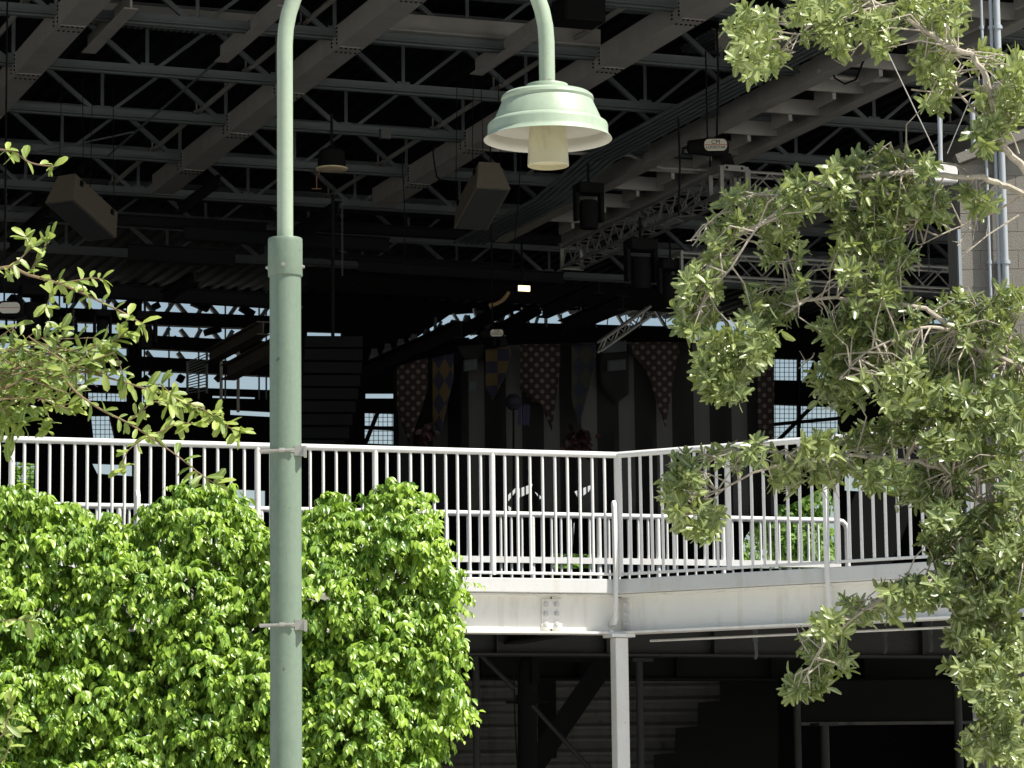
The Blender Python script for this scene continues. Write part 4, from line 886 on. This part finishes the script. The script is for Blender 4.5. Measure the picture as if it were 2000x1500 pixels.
# ================================================================ oak on the right
YO = 11.0; ko = YO/F
oak = thing('oak_tree', 'oak tree with pale twisting limbs and small leathery leaves filling the right side', 'tree', (P(2350, 1500, YO).x, YO, 0))
tb = P(2350, 1500, YO); tb.z = 0
trunk = [tb, tb+V((.05, 0, 1.2)), P(2330, 1150, YO+.1), P(2300, 800, YO), P(2330, 450, YO), P(2300, 150, YO), P(2330, -250, YO)]
MB().tube(trunk, [.17, .14, .125, .11, .095, .08, .06], 14).build('trunk', m_bark, oak, smooth=True)
limbs = [ # (px, py, depth offset), start radius px
 ([(2310, 560, 0), (2100, 470, -.1), (2010, 340, -.2), (1955, 270, -.2), (1925, 150, -.25), (1895, 108, -.25), (1846, 88, -.25), (1790, 50, -.2), (1720, 10, -.1), (1640, -8, 0), (1570, 10, .1)], 11, 3),
 ([(1720, 10, -.1), (1640, 18, .05), (1560, 68, .1), (1512, 112, .1)], 4, 2),
 ([(1950, 268, -.2), (1880, 190, -.1), (1850, 120, 0), (1838, 60, 0)], 4, 2), ([(1950, 268, -.2), (1960, 200, 0), (1975, 130, .1)], 4, 2),
 ([(2310, 560, 0), (2120, 440, 0), (2000, 381, 0), (1947, 357, 0), (1905, 346, -.1), (1825, 343, -.1), (1780, 336, -.1), (1700, 343, -.1), (1636, 353, -.1), (1590, 364, -.1), (1552, 388, -.1), (1496, 430, -.1), (1440, 462, 0), (1405, 497, 0), (1387, 520, 0), (1365, 575, 0)], 9, 2),
 ([(1552, 388, -.1), (1500, 380, 0), (1440, 388, 0)], 3, 1.5), ([(1905, 346, -.1), (1850, 320, 0), (1790, 318, 0), (1711, 281, 0)], 4, 1.5), ([(1496, 430, -.1), (1470, 455, -.2), (1430, 520, -.2), (1395, 560, -.15), (1360, 610, -.1)], 3.5, 1.5),
 ([(1780, 336, -.1), (1740, 400, .1), (1715, 470, .1), (1700, 520, .1)], 4, 1.5), ([(1800, 340, 0), (1800, 400, 0), (1780, 450, 0)], 3, 1.5),
 ([(2000, 381, 0), (1930, 420, .1), (1880, 440, .2), (1790, 480, .1)], 3.5, 1.2), ([(1440, 388, 0), (1390, 430, 0), (1350, 470, 0)], 2, 1),
 ([(2305, 880, 0), (2100, 780, 0), (1965, 704, 0), (1930, 690, 0), (1888, 669, -.1), (1860, 645, -.1), (1825, 617, -.1), (1797, 600, -.1), (1720, 589, -.1), (1650, 582, -.1), (1590, 585, -.1), (1552, 600, -.1), (1500, 640, 0), (1440, 690, 0), (1400, 720, 0)], 9, 2),
 ([(1860, 645, -.1), (1800, 640, -.2), (1740, 665, -.2), (1690, 690, -.2), (1640, 740, -.2)], 4.5, 1.5), ([(1590, 585, -.1), (1560, 560, 0), (1530, 565, 0)], 2.5, 1.2), ([(1965, 704, 0), (1900, 750, .2), (1830, 790, .3), (1760, 830, .3)], 5, 2),
 ([(1965, 704, 0), (1960, 640, .1), (1900, 620, .1)], 4, 1.5), ([(1720, 589, -.1), (1690, 540, 0), (1650, 520, 0)], 3, 1.2),
 ([(2315, 1130, 0), (2100, 1085, 0), (2000, 1052, 0), (1953, 1010, 0), (1907, 973, 0), (1860, 930, -.1), (1813, 907, -.1), (1720, 893, -.1), (1627, 889, -.1), (1580, 898, -.1), (1487, 917, -.1), (1430, 945, -.1), (1370, 977, -.1), (1323, 1015, -.1)], 8, 1.5),
 ([(1580, 898, -.1), (1500, 880, 0), (1420, 888, 0), (1350, 905, 0)], 3, 1.2), ([(2315, 1130, 0), (2120, 1090, 0), (2000, 1070, -.1), (1907, 1073, -.1), (1850, 1110, -.1), (1760, 1150, -.15), (1690, 1190, -.15), (1640, 1230, -.15), (1600, 1270, -.15), (1570, 1330, -.15)], 7, 1.5),
 ([(2100, 1085, 0), (2000, 1160, .1), (1940, 1230, .1), (1900, 1310, .1), (1920, 1400, .1), (1935, 1460, .1)], 5, 2), ([(1860, 930, -.1), (1850, 980, 0), (1830, 1030, 0)], 3, 1.2), ([(2000, 1052, 0), (1980, 960, .2), (1960, 880, .2), (1900, 820, .25)], 5, 2), ([(2100, 780, 0), (2020, 820, .2), (1970, 780, .2)], 4, 2)]
lb = MB(); lpts = []
def smoothpath(c, n=4):
    out = []
    for i in range(len(c)-1):
        p0, p1, p2, p3 = c[max(i-1, 0)], c[i], c[i+1], c[min(i+2, len(c)-1)]
        for k in range(n):
            t = k/n; out.append(p1*.5*2*.5*2*0+ (p1*2+(p2-p0)*t+(p0*2-p1*5+p2*4-p3)*t*t+(p1*3-p0-p2*3+p3)*t*t*t)*.5)
    out.append(c[-1]); return out
for pts, ra, rb in limbs:
    c = smoothpath([P(x, y, YO+d) for x, y, d in pts]); n = len(c)
    c = [p+V((random.gauss(0, .003),)*3) for p in c]
    lb.tube(c, [(ra+(rb-ra)*i/(n-1))*ko*.8 for i in range(n)], 8); lpts += c
lb.build('limbs', m_bark, oak, smooth=True)
LP = np.array(lpts)
clus = [(1475, 48, 52, 42), (1480, 112, 48, 48), (1600, 20, 60, 32), (1618, 62, 52, 42), (1660, 10, 50, 25), (1712, 62, 42, 42), (1850, 30, 42, 48), (1828, 110, 40, 52), (1838, 165, 30, 42), (1826, 208, 26, 16), (1780, 20, 40, 25), (1930, 118, 26, 26), (1950, 200, 48, 54), (1985, 170, 30, 72), (1930, 262, 34, 34),
 (1700, 335, 56, 36), (1742, 325, 50, 30), (1805, 318, 26, 24), (1645, 345, 30, 36), (1455, 408, 60, 38), (1560, 388, 46, 52), (1525, 478, 44, 46), (1412, 445, 34, 36), (1402, 498, 26, 36), (1680, 410, 62, 54), (1742, 402, 66, 52), (1792, 385, 52, 42), (1700, 472, 62, 42), (1738, 498, 42, 32), (1655, 500, 34, 22), (1905, 395, 36, 26), (1830, 420, 26, 20),
 (1372, 590, 44, 42), (1362, 555, 34, 36), (1345, 625, 30, 30), (1502, 600, 48, 42), (1482, 645, 42, 46), (1424, 700, 70, 50), (1402, 735, 52, 40), (1382, 690, 38, 38), (1432, 765, 26, 30), (1562, 560, 20, 16), (1700, 552, 66, 36), (1722, 622, 82, 50), (1640, 640, 46, 40), (1702, 700, 92, 50), (1622, 730, 40, 46), (1642, 770, 56, 30), (1752, 750, 70, 50), (1870, 618, 50, 44), (1920, 640, 50, 50), (1970, 600, 34, 40),
 (1852, 720, 84, 54), (1902, 800, 92, 70), (1982, 750, 36, 96), (1782, 822, 54, 40), (1702, 852, 70, 32), (1602, 880, 50, 26), (1562, 905, 50, 30), (1352, 908, 40, 30), (1422, 890, 50, 18), (1332, 962, 42, 42), (1372, 1020, 44, 32), (1482, 882, 32, 20), (1532, 932, 34, 24), (1640, 925, 50, 24), (1732, 925, 50, 30), (1780, 970, 40, 24),
 (1832, 955, 54, 42), (1872, 1050, 70, 52), (1902, 1140, 80, 54), (1802, 1152, 62, 32), (1742, 1172, 42, 32), (1662, 1200, 40, 30), (1620, 1228, 32, 30), (1590, 1265, 32, 36), (1566, 1335, 42, 30), (1604, 1305, 32, 46), (1640, 1300, 26, 26), (1932, 1230, 62, 52), (1902, 1300, 50, 60), (1952, 1380, 52, 52), (1930, 1452, 54, 34), (1985, 900, 30, 60), (1970, 1000, 40, 50), (1985, 1120, 30, 60), (1985, 1300, 30, 70), (1975, 1460, 40, 40), (1900, 900, 70, 44), (1850, 868, 54, 34), (1962, 1060, 36, 46), (1945, 1165, 46, 36), (1885, 1225, 34, 36), (1840, 1010, 40, 30)]
ps = [[], [], [], [], []]; tw = MB(); sunv = sd
def rosette(c, axis, n, sc, ps, young):
    axis = V(axis).normalized(); a = axis.cross(Z)
    if a.length < .1: a = axis.cross(V((0, 1, 0)))
    a.normalize(); b = axis.cross(a); ph = random.random()*6.28
    for k in range(n):
        th = ph+k*2.4; tt = k/n; el = .25+1.15*tt
        ld = axis*math.cos(1.5-el*1.1)*1.0+(a*math.cos(th)+b*math.sin(th))*math.sin(1.6-el*.75)
        ld = ld.normalized()+V((random.gauss(0, .16), random.gauss(0, .16), random.gauss(-.08, .16)))
        nn = axis*1.0-(a*math.cos(th)+b*math.sin(th))*.35+V((random.gauss(0, .25), random.gauss(0, .25), .3+random.gauss(0, .25)))
        ps[0].append(c+axis*(.02*tt)-axis*random.uniform(0, .03)); ps[1].append(ld); ps[2].append(nn); ps[3].append(sc*random.uniform(.7, 1.2)*(1-.35*tt)); ps[4].append(min(1, max(0, young+.25*tt+random.gauss(0, .13))))
for (x, y, rx, ry) in clus:
    n = max(4, int(rx*ry*3.14/(290 if x > 1780 and y > 560 else 340))); yg = random.uniform(.15, .5); dd = random.uniform(-.26, .1)
    if y < 240: yg += .2
    if x > 1780 and y > 560: yg -= .12
    for _ in range(n):
        r = math.sqrt(random.random()); th = random.random()*6.283; x1, y1 = x+r*rx*math.cos(th), y+r*ry*math.sin(th)
        c = P(x1, y1, YO+dd+random.uniform(-.16, .2)); dd2 = ((LP-np.array(c))**2).sum(1); i = int(np.random.default_rng(len(ps[0])).choice(np.argsort(dd2)[:9])); q = V(LP[i])
        ax = (c-q); ax = ax.normalized() if ax.length > .01 else V((0, 0, 1))
        ax = ax*.55+V((random.gauss(0, .35), -.35+random.gauss(0, .35), .35+random.gauss(0, .35)))
        rosette(c, ax, random.randint(7, 11), .056, ps, yg+random.gauss(0, .08))
        if (c-q).length < .22:
            mid = (c+q)/2+V((random.gauss(0, .02), random.gauss(0, .02), random.uniform(0, .035))); tw.tube([q, mid, c], [.0036, .0025, .0016], 5, False)
    for _ in range(n):                       # leaves along the twigs inside
        r = math.sqrt(random.random()); th = random.random()*6.283
        c = P(x+r*rx*math.cos(th)*.95, y+r*ry*math.sin(th)*.95, YO+dd+random.uniform(-.12, .25))
        rosette(c, V((random.gauss(0, 1), random.gauss(0, 1), random.gauss(0, 1))), 4, .05, ps, yg-.1)
# bare twigs
for (x0, y0, x1, y1) in ((1380, 445, 1352, 480), (1990, 300, 1960, 230), (1560, 600, 1540, 620), (1947, 357, 1900, 470), (1900, 440, 1870, 480), (1640, 760, 1600, 790), (1590, 690, 1560, 720), (1930, 690, 1890, 560), (1720, 893, 1700, 960), (1560, 910, 1530, 960), (1590, 1290, 1560, 1240), (1640, 920, 1600, 960), (1990, 420, 1880, 500), (1800, 480, 1795, 540), (1950, 1010, 1930, 900), (1850, 1110, 1830, 1160), (1780, 175, 1850, 180), (1840, 175, 1900, 150), (1700, 70, 1650, 130), (1560, 68, 1540, 110)):
    a, b = P(x0, y0, YO), P(x1, y1, YO-.05); m1 = a.lerp(b, .4)+V((random.gauss(0, .015), 0, random.gauss(0, .015)))
    tw.tube([a, m1, b], [.0036, .0026, .0013], 5)
    for _ in range(3):
        q = m1.lerp(b, random.random()); e = q+V((random.uniform(-.05, .03), random.uniform(-.03, .03), random.uniform(-.05, .05))); tw.tube([q, e], [.002, .001], 4)
tw.build('twigs', m_bark, oak)
leaf_mesh('foliage', m_oak, ps[0], ps[1], ps[2], ps[3], [.05, .34, .47, .27, 0], .43, .32, .18, oak, ps[4], [0, .22, .52, .91, 1])
# ================================================================ near bush on the left
YB = 8.0; kb = YB/F
bush = thing('holly_bush', 'near bush reaching thin leafy branches in from the left edge', 'shrub', (P(-400, 1500, YB).x, YB, 0))
br = [([(-300, 900), (-120, 600), (0, 524), (56, 537), (115, 554), (157, 571), (210, 596), (252, 617), (276, 633)], 5, 2, 26), ([(115, 554), (150, 548), (178, 543), (200, 545)], 2.5, 1.2, 7), ([(56, 537), (70, 510), (84, 487), (101, 463)], 2.5, 1.2, 9), ([(10, 528), (40, 505), (60, 480), (50, 462)], 2.5, 1.2, 9),
 ([(-300, 420), (-200, 300), (-60, 285), (0, 292), (30, 298), (60, 318), (105, 325)], 3, 2, 8), ([(-300, 800), (-100, 720), (0, 702), (98, 690), (150, 682), (210, 673), (245, 648)], 4, 1.5, 34), ([(-300, 820), (-100, 740), (0, 716), (122, 725), (175, 729), (287, 760), (395, 799), (434, 827), (469, 846)], 4.5, 1.2, 40), ([(90, 722), (119, 732), (150, 767), (196, 799), (248, 825), (290, 851), (350, 893), (385, 921), (420, 945)], 3.5, 1.2, 26),
 ([(248, 825), (280, 800), (300, 785), (330, 790)], 2, 1, 9), ([(-300, 790), (0, 760), (60, 770), (110, 790), (140, 800)], 3, 1.2, 16), ([(-300, 820), (-40, 790), (10, 800), (25, 830), (20, 850)], 3, 1.2, 16), ([(115, 554), (100, 575), (90, 600)], 2, 1, 6), ([(290, 851), (320, 840), (350, 825), (385, 830)], 2, 1, 12), ([(287, 760), (330, 772), (350, 790), (380, 800), (420, 810)], 2, 1, 18), ([(287, 760), (310, 750), (335, 770)], 2, 1, 10), ([(290, 851), (250, 880), (240, 915)], 2, 1, 8),
 ([(-300, 1240), (-100, 1215), (0, 1212), (30, 1210), (58, 1214)], 2, 1.2, 4), ([(-300, 1480), (-60, 1440), (0, 1440), (15, 1400), (22, 1380)], 2.5, 1.2, 8), ([(-300, 1520), (-60, 1500), (0, 1490), (20, 1450), (28, 1430)], 2.5, 1.2, 8), ([(-300, 780), (0, 700), (30, 680), (60, 668), (95, 655)], 2, 1, 12), ([(-300, 700), (0, 640), (20, 660), (60, 690), (110, 705)], 2, 1, 14), ([(98, 690), (120, 660), (118, 640)], 2, 1, 8), ([(210, 673), (230, 700), (240, 735)], 2, 1, 8), ([(75, 770), (90, 800), (98, 830), (90, 840)], 2, 1, 9), ([(175, 729), (180, 700), (200, 690)], 2, 1, 8)]
ps = [[], [], [], [], []]; bb = MB(); b0 = P(-320, 1500, YB); b0.z = 0
bb.tube([b0, P(-310, 1400, YB), P(-300, 1000, YB), P(-300, 700, YB), P(-302, 380, YB)], [.035, .03, .024, .018, .01], 8)
def bushleaf(c, tdir, sc, yg):
    sgn = V((random.gauss(0, 1), random.gauss(0, 1), random.gauss(.2, 1))).normalized()
    ld = tdir*random.uniform(.2, .8)+sgn*.9
    ps[0].append(c); ps[1].append(ld); ps[2].append(V((random.gauss(0, .6), -.7, .8))); ps[3].append(sc*random.uniform(.65, 1.2)); ps[4].append(min(1, max(0, yg+random.gauss(0, .2))))
for pts, ra, rb, nl in br:
    d = random.uniform(-.12, .12)
    c = smoothpath([P(x, y, YB+(d if x > -290 else 0)) for x, y in pts]); n = len(c); bb.tube(c, [(ra+(rb-ra)*i/(n-1))*kb*.8 for i in range(n)], 7)
    vis = [i for i in range(n-1) if c[i].x > P(-40, 700, YB).x] or [n-2]
    for k in range(nl):
        i = vis[int((k+random.random())/nl*len(vis)) % len(vis)] ; p = c[i].lerp(c[i+1], random.random()); td_ = (c[i+1]-c[i]).normalized()
        for _ in range(random.randint(1, 2)): bushleaf(p, td_, .043, .5 if pts[0][1] > 730 or pts[0][1] < 560 else .25)
    for _ in range(3): bushleaf(c[-1], (c[-1]-c[-2]).normalized(), .045, .7)
for _ in range(120):                         # the dense heart of the bush at the left edge
    x, y = random.gauss(40, 75), random.gauss(725, 32)
    if x > -60:
        p = P(x, y, YB+random.uniform(-.15, .2)); td_ = V((random.uniform(.2, 1), 0, random.uniform(-.5, .6))).normalized()
        bb.tube([p-td_*.07, p+td_*.05], [.0018, .001], 5)
        for k in range(4): bushleaf(p+td_*random.uniform(-.06, .05), td_, .04, .25)
for _ in range(26):
    x, y = random.gauss(20, 28), random.gauss(810, 26)
    p = P(x, y, YB+random.uniform(-.1, .2))
    for k in range(4): bushleaf(p+V((random.gauss(0, .02),)*3), V((.2, 0, -.8)), .042, .15)
bb.build('branches', m_bark2, bush, smooth=True)
leaf_mesh('foliage', m_bush, ps[0], ps[1], ps[2], ps[3], [.05, .28, .46, .34, 0], .44, .3, .2, bush, ps[4], [0, .22, .55, .88, 1])
# ================================================================ trees beyond the pavilion
def fartree(label, px, py, Y, r, n=7000):
    c = P(px, py, Y); t = thing('distant_tree', label, 'tree', (c.x, c.y, 0), 'trees beyond the pavilion')
    MB().tube([V((c.x, c.y, 0)), c], [.3, .12], 8).build('trunk', m_bark, t)
    pos = []; nr = []; cs = [(c+V((random.gauss(0, r*.5), random.gauss(0, r*.5), random.gauss(0, r*.5)))) for _ in range(14)]
    for _ in range(n):
        q = V((random.gauss(0, 1), random.gauss(0, 1), random.gauss(0, 1))).normalized(); pos.append(random.choice(cs)+q*r*.42*random.uniform(.6, 1.05)); nr.append(q+Z*.4)
    dr = [V((random.gauss(0, 1), random.gauss(0, 1), random.gauss(-.4, 1))) for _ in range(n)]
    leaf_mesh('crown', m_far, pos, dr, nr, [random.uniform(.12, .24) for _ in range(n)], [.1, .4, .5, .3, 0], .8, .3, .3, t)
fartree('bright green tree seen through the right railing beyond the pavilion', 1540, 1060, 95, 2.2); fartree('green tree glimpsed through the railing at far left', 30, 985, 95, 1.6, 4000); fartree('small green tree low behind the corner post', 1130, 1120, 95, 1.2, 3000); fartree('green tree behind the hanging oak leaves beyond the pavilion', 1760, 1000, 98, 1.6, 4000)
